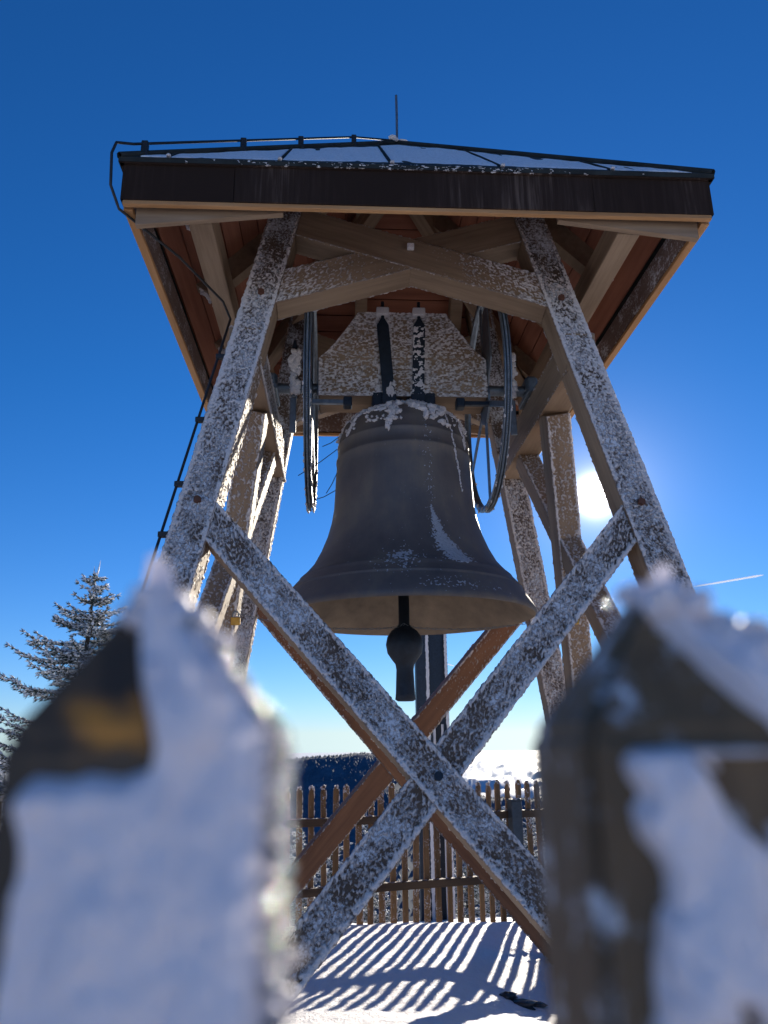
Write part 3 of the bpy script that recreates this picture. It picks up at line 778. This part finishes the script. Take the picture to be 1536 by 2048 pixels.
# clamps under the yoke, axle
for s in (-1, 1):
    bm = bmesh.new(); bbox(bm, (min(s*.40, s*.66), CY0-.172, 3.640), (max(s*.40, s*.66), CY0-.14, 3.672), .004)
    cl = bmobj('clamp_bar', bm, ZINC if s < 0 else STEEL, bell)
    box('nut', (s*.39-.03, CY0-.2, 3.615), (s*.39+.03, CY0-.12, 3.685), STEEL, cl, .008)
    tube('axle', [(s*.58, CY0, 3.83), (s*.95, CY0, 3.83)], .038, ZINC, bell, 14)
    bm = bmesh.new(); bbox(bm, (min(s*.592, s*.604), CY0-.13, 3.72), (max(s*.592, s*.604), CY0+.13, 3.99), .003); bmobj('end_plate', bm, ZINC, bell)
# wheels
for s in (-1, 1):
    xw = s*.645 if s < 0 else .60
    Rw, zc = .78, 3.735
    n = 72; V = []; F = []
    sec = [(-.022, -.03), (-.022, .012), (-.014, .012), (-.014, -.018), (.014, -.018), (.014, .012), (.022, .012), (.022, -.03)]
    for k in range(n):
        a_ = 2*math.pi*k/n
        for dx, dr in sec: V.append((xw+dx, CY0+(Rw+dr)*math.cos(a_), zc+(Rw+dr)*math.sin(a_)))
    ns = len(sec)
    for k in range(n):
        for j in range(ns): F.append((k*ns+j, k*ns+(j+1) % ns, ((k+1) % n)*ns+(j+1) % ns, ((k+1) % n)*ns+j))
    wh = obj('bell_wheel', mesh_np('bell_wheel', V, F, ZINC, False), bell)
    for a_ in (90, 270, 205, 335):
        bm = bmesh.new(); bbox(bm, (.06, -.02, -.007), (Rw-.02, .02, .007), .002)
        mt = Matrix.Translation((xw, CY0, zc)) @ Matrix.Rotation(math.pi/2, 4, 'Y') @ Matrix.Rotation(R(a_)+math.pi/2, 4, 'Z')
        bmobj('spoke', bm, ZINC, wh, mt)
    bm = bmesh.new(); bmesh.ops.create_cone(bm, cap_ends=True, segments=24, radius1=.16, radius2=.16, depth=.014)
    bmobj('hub_plate', bm, ZINC, wh, Matrix.Translation((xw, CY0, zc)) @ Matrix.Rotation(math.pi/2, 4, 'Y'))
    if s > 0:
        bm = bmesh.new(); prism(bm, [(-.3, 3.95), (-.12, 3.78), (.05, 3.80), (-.1, 4.4), (-.25, 4.4)], -.005, .005)
        bmobj('web_plate', bm, ZINC, wh, Matrix.Translation((xw, CY0, 0)) @ Matrix.Rotation(-math.pi/2, 4, 'Z') @ Matrix.Rotation(math.pi, 4, 'Z'))
    ac_ = Acc()
    for k in range(230):
        a_ = R(100+k*(180/230.)); r = Rw+.008
        c_ = np.array([xw, CY0+r*math.cos(a_), zc+r*math.sin(a_)]); ac_.add(c_+ICO_V[:, :]*np.array([.009, .006, .0065]), ICO_F)
    ac_.build('drive_chain', ZINC, wh, kind='stuff')
    ac_ = Acc()
    for k in range(60):
        a_ = R(random.uniform(195, 345)); r = Rw+random.uniform(-.03, .016)
        blob(ac_, (xw+random.choice((-.022, .022)), CY0+r*math.cos(a_), zc+r*math.sin(a_)), (.006, .014, .012), k, .6)
    ac_.build('frost', FROST, wh, kind='stuff')
# bearings on the beams (they belong to the tower)
for s in (-1, 1):
    bm = bmesh.new(); bbox(bm, (-.05, -.16, 0), (.05, .16, .035), .004); bbox(bm, (-.045, -.09, .035), (.045, .09, .16), .02)
    bl = bmobj('bearing_block', bm, ZINC, tower, Matrix.Translation((s*.93, CY0, 3.757)))
    bm = bmesh.new(); bbox(bm, (min(s*.74, s*.78), CY0-.14, 3.70), (max(s*.74, s*.78), CY0-.10, 4.06), .006)
    pl = bmobj('bearing_plate', bm, ZINC, tower)
    ac_ = Acc()
    for k in range(40): blob(ac_, (s*.76+random.uniform(-.03, .03), CY0-.15, random.uniform(3.72, 4.05)), (.02, .01, .025), k, .6)
    ac_.build('frost', FROST, pl, kind='stuff')
    bm = bmesh.new(); bmesh.ops.create_cone(bm, cap_ends=True, segments=14, radius1=.03, radius2=.008, depth=.09); bmobj('plate_tip', bm, STEEL, pl, Matrix.Translation((s*.765, CY0-.12, 4.10)))
    box('lower_plate', (min(s*.745, s*.79), CY0-.13, 3.44), (max(s*.745, s*.79), CY0-.11, 3.70), ZINC, pl, .004)
# clapper
clap = [(.001, 2.13)]
def cl_lathe():
    pr = [(.001, 3.3), (.035, 3.3), (.036, 2.14), (.05, 2.125), (.085, 2.10), (.112, 2.06), (.122, 2.01), (.112, 1.955), (.085, 1.915), (.062, 1.885), (.056, 1.85), (.062, 1.70), (.066, 1.662), (.05, 1.652), (.001, 1.652)]
    n = 40; V = []; F = []
    for r, z in pr:
        for k in range(n): V.append((-.015+r*math.cos(2*math.pi*k/n), CY0+r*math.sin(2*math.pi*k/n)*.75, z))
    for i in range(len(pr)-1):
        for k in range(n): F.append((i*n+k, (i+1)*n+k, (i+1)*n+(k+1) % n, i*n+(k+1) % n))
    return obj('clapper', mesh_np('clapper', V, F, STEEL), bell)
cl_lathe()

# ------------------------------------------------------------------ chain and padlocks holding the clapper
def chain_pts(a, b, sag, n):
    return [Vector(a).lerp(Vector(b), i/n)-Vector((0, 0, sag*4*(i/n)*(1-i/n))) for i in range(n+1)]
acc = Acc()
PL = Vector((-1.09, 1.22, 2.19)); PR = Vector((1.09, 1.30, 2.20))
loop = [Vector((-.015+.042*math.cos(a), CY0+.042*math.sin(a)*.8, 2.13+.012*math.sin(3*a))) for a in np.linspace(0, 2*math.pi, 13)]
for path in (chain_pts(PL, (-.055, CY0-.03, 2.12), .045, 44), chain_pts((.025, CY0-.03, 2.12), PR, .05, 44), loop, [p-Vector((0, 0, .02)) for p in loop]):
    for i in range(len(path)-1):
        a, b = path[i], path[i+1]; d = (b-a); l_ = d.length; d.normalize()
        sidev = d.cross(Vector((0, 0, 1))).normalized() if i % 2 else Vector((0, 0, 1))-d*d.z
        sidev.normalize()
        ring = [a+d*(l_*(.5+.64*math.cos(t)))+sidev*(.0055*math.sin(t)) for t in np.linspace(0, 2*math.pi, 9)[:-1]]
        v, f = tube_np(ring, .0017, 4, True); acc.add(v, f)
ch = acc.build('chain', ZINC)
tag(ch, 'thin metal chain strung below the bell rim and wound round the clapper', 'chain')
for k, (p, lb) in enumerate(((PL, 'brass padlock on the chain end at the sunlit left struts'), (PR, 'brass padlock on the chain end at the shaded right struts'))):
    r_ = empty('padlock', p, lb, 'padlock', 'padlocks on the clapper chain')
    box('lock_body', p+Vector((-.03, -.012, -.075)), p+Vector((.03, .012, -.025)), BRASS, r_, .005)
    tube('shackle', [p+Vector((-.019, 0, -.027)), p+Vector((-.019, 0, -.005)), p+Vector((-.01, 0, .012)), p+Vector((.01, 0, .012)), p+Vector((.019, 0, -.005)), p+Vector((.019, 0, -.027))], .005, ZINC, r_, 6)
    ac_ = Acc(); blob(ac_, p+Vector((.008, -.004, -.022)), (.012, .006, .004), k); ac_.build('frost', FROST, r_, kind='stuff')

# ------------------------------------------------------------------ picket fence behind the tower
fence = empty('picket_fence', (.8, 4.9, -.45), 'brown wooden picket fence on the snow crest behind the bell tower', 'fence')
FA = Vector((-.83, 4.6, 0)); FB = Vector((1.585, 5.35, 0)); fd = (FB-FA).normalized(); fn = Vector((fd.y, -fd.x, 0))  # fn towards camera
fang = math.atan2(fd.y, fd.x)
def picket_mesh(w, t, z0, z1, m, seed):
    bm = bmesh.new(); rs = np.random.default_rng(seed)
    tip = .055+rs.uniform(-.01, .01); dx = rs.uniform(-.006, .006)
    prism(bm, [(-w/2, z0), (w/2, z0), (w/2, z1-tip), (w/2*.62+dx, z1-tip*.35), (dx+w*.12, z1), (dx-w*.12, z1), (-w/2*.62+dx, z1-tip*.35), (-w/2, z1-tip)], -t/2, t/2)
    bmesh.ops.bevel(bm, geom=[e for e in bm.edges], offset=.004, segments=1, affect='EDGES')
    bmesh.ops.recalc_face_normals(bm, faces=bm.faces)
    me = bpy.data.meshes.new('picket'); bm.to_mesh(me); bm.free(); me.materials.append(m); return me
pm = [picket_mesh(.056+w_, .03, -.75, .985+d, WOODP, i) for i, (d, w_) in enumerate(((0, 0), (.014, .004), (-.014, -.005), (.008, .002), (-.022, -.002), (.002, -.006), (-.006, .005)))]
fm = []
for i in range(3):
    ac_ = Acc(); rs = np.random.default_rng(i)
    for k in range(70):
        z = rs.uniform(-.4, .95); blob(ac_, (.029, rs.uniform(-.014, .016), z), (.005, .006, .014*rs.uniform(.5, 1.6)), k, .6)
    for k in range(10): blob(ac_, (rs.uniform(-.016, .016), rs.uniform(-.01, .012), .972+rs.uniform(-.02, .012)), (.012, .012, .01), k, .6)
    fm.append(mesh_np('frost', np.concatenate(ac_.v), np.concatenate(ac_.f), FROST))
sp = .1235
for i in range(-34, 52):
    p = FA+fd*(i*sp+random.uniform(-.006, .006))
    mt = Matrix.Translation(p+Vector((0, 0, -.012*max(0, i*.04)+random.uniform(-.006, .006)))) @ Matrix.Rotation(fang+random.uniform(-.03, .03), 4, 'Z') @ Matrix.Rotation(random.gauss(0, .012), 4, 'Y')
    pk = obj('picket', pm[random.randrange(7)], fence, mt)
    obj('frost', fm[i % 3], pk, mt, 'stuff')
for z in (.69, .06):
    a = FA+fd*(-34*sp)+fn*.045; b = FA+fd*(51*sp)+fn*.045
    a.z = z+.012; b.z = z-.03
    rl = beam('rail', a+fn*.0, b, (0, 0, 1), .055, .075, WOODP, fence)
    rl.data.materials[0] = RAILW
    frost(rl, 'front', lambda s, u: -.05+0*s, step=.012, amp=.010, edge=.1)
for t in (-2.6, 2.36, 4.6):
    p = FA+fd*t+fn*.11
    bm = bmesh.new(); bbox(bm, (-.062, -.05, -.9), (.062, .05, .78), .006); bbox(bm, (-.07, -.058, .78), (.07, .058, .80), .004)
    ps = bmobj('post', bm, POSTM if t > 0 else WOODP, fence, Matrix.Translation(p) @ Matrix.Rotation(fang, 4, 'Z'))
    ac_ = Acc()
    for k in range(10): blob(ac_, (random.uniform(-.06, .06), random.uniform(-.05, .05), .80), (.02, .02, .008), k)
    ac_.build('frost', FROST, ps, WM[ps], kind='stuff')

# ------------------------------------------------------------------ steel column beyond the fence
colm = empty('steel_column', (2.29, 20, -3.6), 'dark steel column with a frosted slot standing below the bell, beyond the fence', 'column')
bm = bmesh.new(); bbox(bm, (1.81, 19.8, -4.2), (2.16, 20.25, 4.75), .01); bmobj('flange', bm, STEEL, colm)
bm = bmesh.new(); bbox(bm, (2.70, 19.8, -4.2), (2.765, 20.25, 4.75), .01); bmobj('flange', bm, STEEL, colm)
bm = bmesh.new(); bbox(bm, (2.16, 19.93, -4.2), (2.70, 20.03, 4.75)); web = bmobj('web', bm, STEEL, colm)
bm = bmesh.new(); bbox(bm, (1.78, 19.77, 4.75), (2.80, 20.28, 4.83), .01); bmobj('cap', bm, STEEL, colm)
ac_ = Acc()
def strip(x, y, z0, z1, w):
    n = int((z1-z0)/.05); zz = np.linspace(z0, z1, n); j = .02*rng.random((n, 2))
    v = []
    for i in range(n): v += [(x-w/2-j[i, 0], y, zz[i]), (x, y-.03, zz[i]), (x+w/2+j[i, 1], y, zz[i])]
    f = []
    for i in range(n-1):
        for q in (0, 1): f.append((i*3+q, i*3+q+1, i*3+q+4, i*3+q+3))
    ac_.add(v, f)
strip(2.155, 19.795, -3.9, 4.7, .07); strip(2.715, 19.795, -3.9, 4.7, .06); strip(2.33, 19.92, -3.9, 1.9, .06); strip(2.56, 19.92, -3.9, 1.9, .06)
for k in range(14):
    a_ = math.pi*k/13; blob(ac_, (2.445+.115*math.cos(a_), 19.915, 1.9+.12*math.sin(a_)), (.04, .02, .04), k)
# shade inside the slot is painted as a near-black slab, nothing cut open
ac_.f = [np.concatenate([f, f[:, :1]*0+f[:, 2:3]], 1) if f.shape[1] == 3 else f for f in ac_.f]
ac_.build('frost', FROST, colm, kind='stuff')
bm = bmesh.new(); bbox(bm, (2.365, 19.90, -3.9), (2.525, 19.925, 1.97), .02); bmobj('slot_shade_slab', bm, plain('slot_painted_shadow', (.006, .008, .012), .8), colm)

# ------------------------------------------------------------------ spruces
def spindle(p, d, l, w):
    d = d/np.linalg.norm(d); u = np.cross(d, [0.3, .2, 1.]); u /= np.linalg.norm(u)+1e-9; v = np.cross(d, u)
    c = p+d*l*.4
    P = [p, c+u*w, c+v*w*.7, c-u*w, c-v*w*.7, p+d*l]
    return P, [(0, 1, 2), (0, 2, 3), (0, 3, 4), (0, 4, 1), (5, 2, 1), (5, 3, 2), (5, 4, 3), (5, 1, 4)]
def spruce_meshes(h, spread, seed, dens=1.):
    rs = np.random.default_rng(seed); nd = Acc(); fr = Acc()
    tr_pts = [Vector((0, 0, -.6)), Vector((.02, 0, h*.4)), Vector((-.02, .02, h*.8)), Vector((0, 0, h))]
    wood_ = Acc(); v, f = tube_np(tr_pts, [h*.022, h*.016, h*.007, .008], 8); wood_.add([tuple(x) for x in v], f)
    z = h*.985
    for s in (-1, 1):
        P, F = spindle(np.array([s*.03, 0, h-.05]), np.array([s*.1+.05, 0, 1.]), .38+.08*s, .018); fr.add(P, F)
    while z > h*.1:
        below = h-z; Lb = spread*below**1.0
        nb = int(rs.integers(4, 7))
        a0 = rs.uniform(0, 6.28)
        for b in range(nb):
            if rs.random() < .15: continue
            a = a0+b*2*math.pi/nb+rs.uniform(-.4, .4); L_ = Lb*rs.uniform(.65, 1.2)+.12
            zb = z+rs.uniform(-.1, .1)
            droop = rs.uniform(.0, .25)
            hd = np.array([math.cos(a), math.sin(a), 0]); sdv = np.array([-math.sin(a), math.cos(a), 0])
            npt = max(3, int(L_/.085*dens))
            pp = []
            for i in range(npt+1):
                t = i/npt; p = hd*L_*t+np.array([0, 0, zb-droop*L_*math.sin(t*2.2)*.6+.28*L_*t*t]); pp.append(p)
            if L_ > .4:
                v, f = tube_np([Vector(x) for x in pp[::max(1, npt//4)]], .010, 4); wood_.add(v, f)
            for i in range(npt+1):
                t = i/npt; p = pp[i]; tl = (.10+.34*min(1, L_)*(1-t)**.7)*rs.uniform(.7, 1.25)
                ax = [(hd+np.array([0, 0, .25+.3*t]), .12)]
                for s in (-1, 1):
                    ax.append((hd*(.7+.3*t)+sdv*s*rs.uniform(.6, 1.)+np.array([0, 0, rs.uniform(-.25, .3)]), tl))
                for d, tl_ in ax:
                    d = d/np.linalg.norm(d); nq = max(1, int(tl_/.075*dens))
                    for q in range(nq):
                        p2 = p+d*tl_*q/nq
                        for w_ in range(2):
                            d2 = d+rs.uniform(-.62, .62, 3)
                            P, F = spindle(p2, d2, rs.uniform(.07, .13), .012+.006*rs.random()); nd.add(P, F)
                        for w_ in range(2):
                            P, F = spindle(p2+np.array([0, 0, .012])-d*.02, d+rs.uniform(-.3, .3, 3)+np.array([0, 0, .12]), rs.uniform(.08, .14), .016+.011*rs.random()); fr.add(P, F)
        z -= .165+.02*below
    ql = wood_
    return (mesh_np('trunk', np.concatenate(ql.v), np.concatenate(ql.f), BARK), mesh_np('needles', np.concatenate(nd.v), np.concatenate(nd.f), NEEDLE, False), mesh_np('frost', np.concatenate(fr.v), np.concatenate(fr.f), SNOWL, False))
def spruce(meshes, loc, rz, sc, label, group=None):
    r = bpy.data.objects.new('spruce', None); link(r, None, Matrix.Translation(loc) @ Matrix.Rotation(rz, 4, 'Z') @ Matrix.Scale(sc, 4)); tag(r, label, 'tree', group)
    for nm, me in zip(('trunk', 'needles', 'frost'), meshes):
        o = obj(nm, me, r, WM[r])
        if nm != 'trunk': o['kind'] = 'stuff'
    return r
sm = spruce_meshes(6.4, .66, 4, .9)
spruce(sm, (-5.41, 12, 4.66-6.4), 1.0, 1., 'frosted spruce at the left edge, its crown rising behind the near picket')
sm2 = [spruce_meshes(4.6, .40, 8, .8), spruce_meshes(4.0, .45, 9, .8)]
places = [(-1.9, 25.5, .9, 'closest to the left near picket'), (-.7, 24.5, 1.02, 'between the left near picket and the brace crossing'), (.6, 27, 1.05, 'just left of the steel column'),
          (4.2, 27, 1.05, 'just right of the steel column'), (5.3, 24.6, .95, 'behind the grey steel fence post'), (6.4, 26, 1.1, 'closest to the right near picket')]
for i, (x, y, s, lb) in enumerate(places):
    spruce(sm2[i % 2], (x, y, gzf(x, y)-.1+.15*random.random()), i*1.3, s, 'frosted young spruce seen through the fence, '+lb, 'frosted young spruces on the slope beyond the fence')

# ------------------------------------------------------------------ stones showing through the snow
for i, (x, y, s, lb) in enumerate(((.73, 2.43, .05, 'leftmost of the small dark wet stones poking out of the striped snow'), (.82, 2.35, .07, 'largest of the small dark wet stones, in the middle of the row in the snow'), (.93, 2.42, .05, 'small dark wet stone in the snow closest to the right near picket'))):
    ac_ = Acc(); blob(ac_, (0, 0, 0), (s*1.5, s, s*.45), 30+i, .5)
    st = ac_.build('stone', STONE, None, Matrix.Translation((x, y, gzf(x, y)+s*.05)))
    tag(st, lb, 'stone', 'stones poking out of the snow')

# ------------------------------------------------------------------ contrail
def pix(x, y, dist):
    d = fw+rt*((x-768)/1545.37)-up*((y-1024)/1545.37); return CAM+d*dist
for (a, b, r0, r1, lb) in (((1385, 1174), (1526, 1150), 18, 38, 'long white contrail low in the sky right of the tower'), ((895, 1328), (908, 1332), 22, 8, 'short white contrail low in the sky right of the clapper')):
    p = [pix(a[0]+(b[0]-a[0])*t, a[1]+(b[1]-a[1])*t, 24000) for t in np.linspace(0, 1, 9)]
    v, f = tube_np(p, list(np.linspace(r0, r1, 9)*np.array([.2, 1, .9, 1.1, .9, 1, .8, .9, .3])), 8)
    me = bpy.data.meshes.new('contrail'); me.from_pydata(v, [], f); me.materials.append(TRAIL)
    tag(obj('contrail', me), lb, 'contrail')

# ------------------------------------------------------------------ the near fence, an arm's length from the lens
near = empty('picket_fence', (-.41, -3.46, 0), 'snow-plastered picket fence close to the lens, two pickets filling the lower corners', 'fence')
PW, PT = .0545, .05
ZB, ZP = 1.4015, 1.4355
def near_picket(xc, wood_m, lab=None, PT=.05):
    bm = bmesh.new()
    z0 = -.3
    b = [bm.verts.new((sx*PW/2, sy*PT/2, z0)) for sx, sy in ((-1, -1), (1, -1), (1, 1), (-1, 1))]
    t = [bm.verts.new((sx*PW/2, sy*PT/2, ZB)) for sx, sy in ((-1, -1), (1, -1), (1, 1), (-1, 1))]
    ap = [bm.verts.new((sx*.004, sy*.004, ZP)) for sx, sy in ((-1, -1), (1, -1), (1, 1), (-1, 1))]
    bm.faces.new(b[::-1]); bm.faces.new(ap)
    for i in range(4):
        j = (i+1) % 4; bm.faces.new((b[i], b[j], t[j], t[i])); bm.faces.new((t[i], t[j], ap[j], ap[i]))
    bmesh.ops.bevel(bm, geom=list(bm.edges), offset=.0025, segments=2, affect='EDGES')
    o = bmobj('picket', bm, wood_m, near, Matrix.Translation((xc, -3.485+PT/2, 0)))
    if lab: o['label'] = lab
    o['_t'] = PT
    return o
def near_frost(pk, mask, seed, amp=.006, zlo=1.05):
    nu, nz = 150, 480; PT = pk['_t']
    U = np.linspace(-1.04, 1.06, nu)[:, None]+np.zeros((1, nz)); Z = np.linspace(zlo, ZP+.002, nz)[None, :]+np.zeros((nu, 1))
    t = np.clip((Z-ZB)/(ZP-ZB), 0, 1); hw = PW/2*(1-t)+.004*t; y = -(PT/2*(1-t)+.004*t)
    n = fbm(U*hw/.015, Z/.024, seed, 3)*.95+.22*fbm(U*hw/.004, Z/.004, seed+7, 2)
    h = amp*(n*.9+mask(U, Z, n)); h = np.where(np.abs(U) > 1, h*.5-.001, h); h = np.maximum(h, -.002)
    tilt = t*0
    P = np.stack([U*hw, y-h, Z+h*.8*(t > 0)], -1)
    return obj('frost', mesh_np('frost', P.reshape(-1, 3), grid_faces(nu, nz, h > -.0018), NEARF), pk, WM[pk], 'stuff')
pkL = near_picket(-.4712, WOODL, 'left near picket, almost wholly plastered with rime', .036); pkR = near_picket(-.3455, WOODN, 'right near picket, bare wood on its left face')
def mL(U, Z, n):
    hw_ = PW/2
    m = .75+0*U
    facet = sst(1.389, 1.3995, Z+.006*n+.007*fbm(U*1.7, U*0+3, 51, 3)-.0025*(U+.5)); line = -.24+.10*n+.50*(1-np.clip((Z-1.40)/.036, 0, 1))
    m = m-2.2*facet*sst(.0, .14, (line-U))
    edge = -.80+.30*fbm(Z/.03, Z*0, 5, 3)+.16*sst(1.37, 1.33, Z)*0+.14*(1.40-Z)/.08
    m = m-2.0*sst(0, .10, edge-U)
    hole = np.exp(-((U+.15)/.16)**2-((Z-1.365+.0*U)/.012)**2)+np.exp(-((U+.35)/.2)**2-((Z-1.335)/.014)**2)*.8
    dg = fbm((U*.028+(Z-1.38)*.7)/.016, (U*.028-(Z-1.38))/.05, 45, 3)
    return m+.55*fbm(U*hw_/.009, Z/.017, 61, 2)-.5*sst(.28, .55, dg)*(U < .2)
def mR(U, Z, n):
    m = .7+0*U
    facet = sst(1.396, 1.400, Z); line = .05+.95*(1-np.clip((Z-1.40)/.040, 0, 1))-.25
    m = m-2.2*facet*sst(0, .15, line-U)
    edge = -.62+.30*fbm(Z/.03, U*1.5, 15, 3)+.30*np.exp(-((Z-1.372)/.012)**2)
    m = m-1.9*sst(0, .2, edge-U)+1.4*np.exp(-((U+.93)/.16)**2-((Z-1.391)/.004)**2)
    dg = fbm((U*.028+(Z-1.38)*.9)/.014, (U*.028-(Z-1.38))/.05, 25, 3)
    return m+.12+.5*fbm(U*PW/2/.009, Z/.016, 62, 2)-1.4*sst(.12, .40, dg+.22*(1-(U+1)/2))*(Z < 1.397)
near_frost(pkL, mL, 101); near_frost(pkR, mR, 131)
# feathers of rime on the edges turned to the sun
def feathers(pk, xc_, side, n, seed, zr=(1.08, 1.43), size=1.):
    ac_ = Acc(); rs = np.random.default_rng(seed); PT = pk['_t']
    for k in range(n):
        z = rs.uniform(*zr); t = max(0, min(1, (z-ZB)/(ZP-ZB))); x = side*(PW/2*(1-t)+.0005); y = rs.uniform(-.7, 1)*PT/2*(1-t)
        s = rs.uniform(.0008, .0024)*size*(1+1.6*max(0, vn(np.array([z/.018]), np.array([3.]), seed)[0]*2))
        blob(ac_, (x, y, z), (s*1.3, s, s*.8), k, .7)
    return ac_.build('rime_feathers', NEARF, pk, WM[pk], kind='stuff')
feathers(pkL, 0, 1, 520, 3); feathers(pkR, 0, 1, 200, 5, (1.40, 1.437))
ac_ = Acc(); rs = np.random.default_rng(12)
for k in range(70):
    z = 1.39+.05*rs.random() if k < 8 else rs.uniform(1.28, 1.434)
    if k < 8: blob(ac_, (rs.uniform(-.004, .012), rs.uniform(.0, .01), ZP+.003), (.002,)*3, k, .8)
for k in range(70):
    x = rs.uniform(0, .03); blob(ac_, (x, rs.uniform(-.016, .018), ZP-.002-x*.42+rs.uniform(-.006, .001)), (.005, .006, .0035), k, .5)
ac_.build('snow_cap', NEARF, pkR, WM[pkR], kind='stuff')
ac_ = Acc()
for k in range(40):
    x = rs.normal(.002, .006); blob(ac_, (x, rs.uniform(-.012, .012), ZP-.001-abs(x)*.8+rs.uniform(-.002, .001)), (.005, .005, .003), k, .5)
ac_.build('snow_cap', NEARF, pkL, WM[pkL], kind='stuff')
# clear ice beads that catch the sun
ac_ = Acc()
for k in range(240):
    z = rs.choice([1.425, 1.414, 1.406, 1.398, 1.392, 1.384, 1.377, 1.369, 1.361, 1.353, 1.346])+rs.normal(0, .0022); t = max(0, min(1, (z-ZB)/(ZP-ZB)))
    s = rs.uniform(.0009, .0018); ac_.add(np.array([PW/2*(1-t)+rs.uniform(.0015, .006), rs.uniform(-.016, .018), z])+ICO_V*s, ICO_F)
ac_.build('ice_beads', ICE, pkL, WM[pkL], kind='stuff')
ac_ = Acc()
for k in range(40): ac_.add(np.array([rs.uniform(-.006, .02), rs.uniform(0, .02), ZP+.003-rs.uniform(0, .008)])+ICO_V*rs.uniform(.0008, .0016), ICO_F)
ac_.build('ice_beads', ICE, pkR, WM[pkR], kind='stuff')
for i in (-4, -3, -2, -1, 2, 3, 4, 5):
    c = pkL.copy(); COL.objects.link(c); c.location = pkL.location+Vector((i*.128, 0, random.uniform(-.01, .004)))
    if 'label' in c: del c['label']
    for chd in list(pkL.children):
        d = chd.copy(); COL.objects.link(d); d.parent = c
for z in (1.10, .45):
    a = Vector((-1.1, -3.40, z)); b = Vector((.35, -3.40, z)); beam('rail', a, b, (0, 0, 1), .05, .07, WOODF, near)
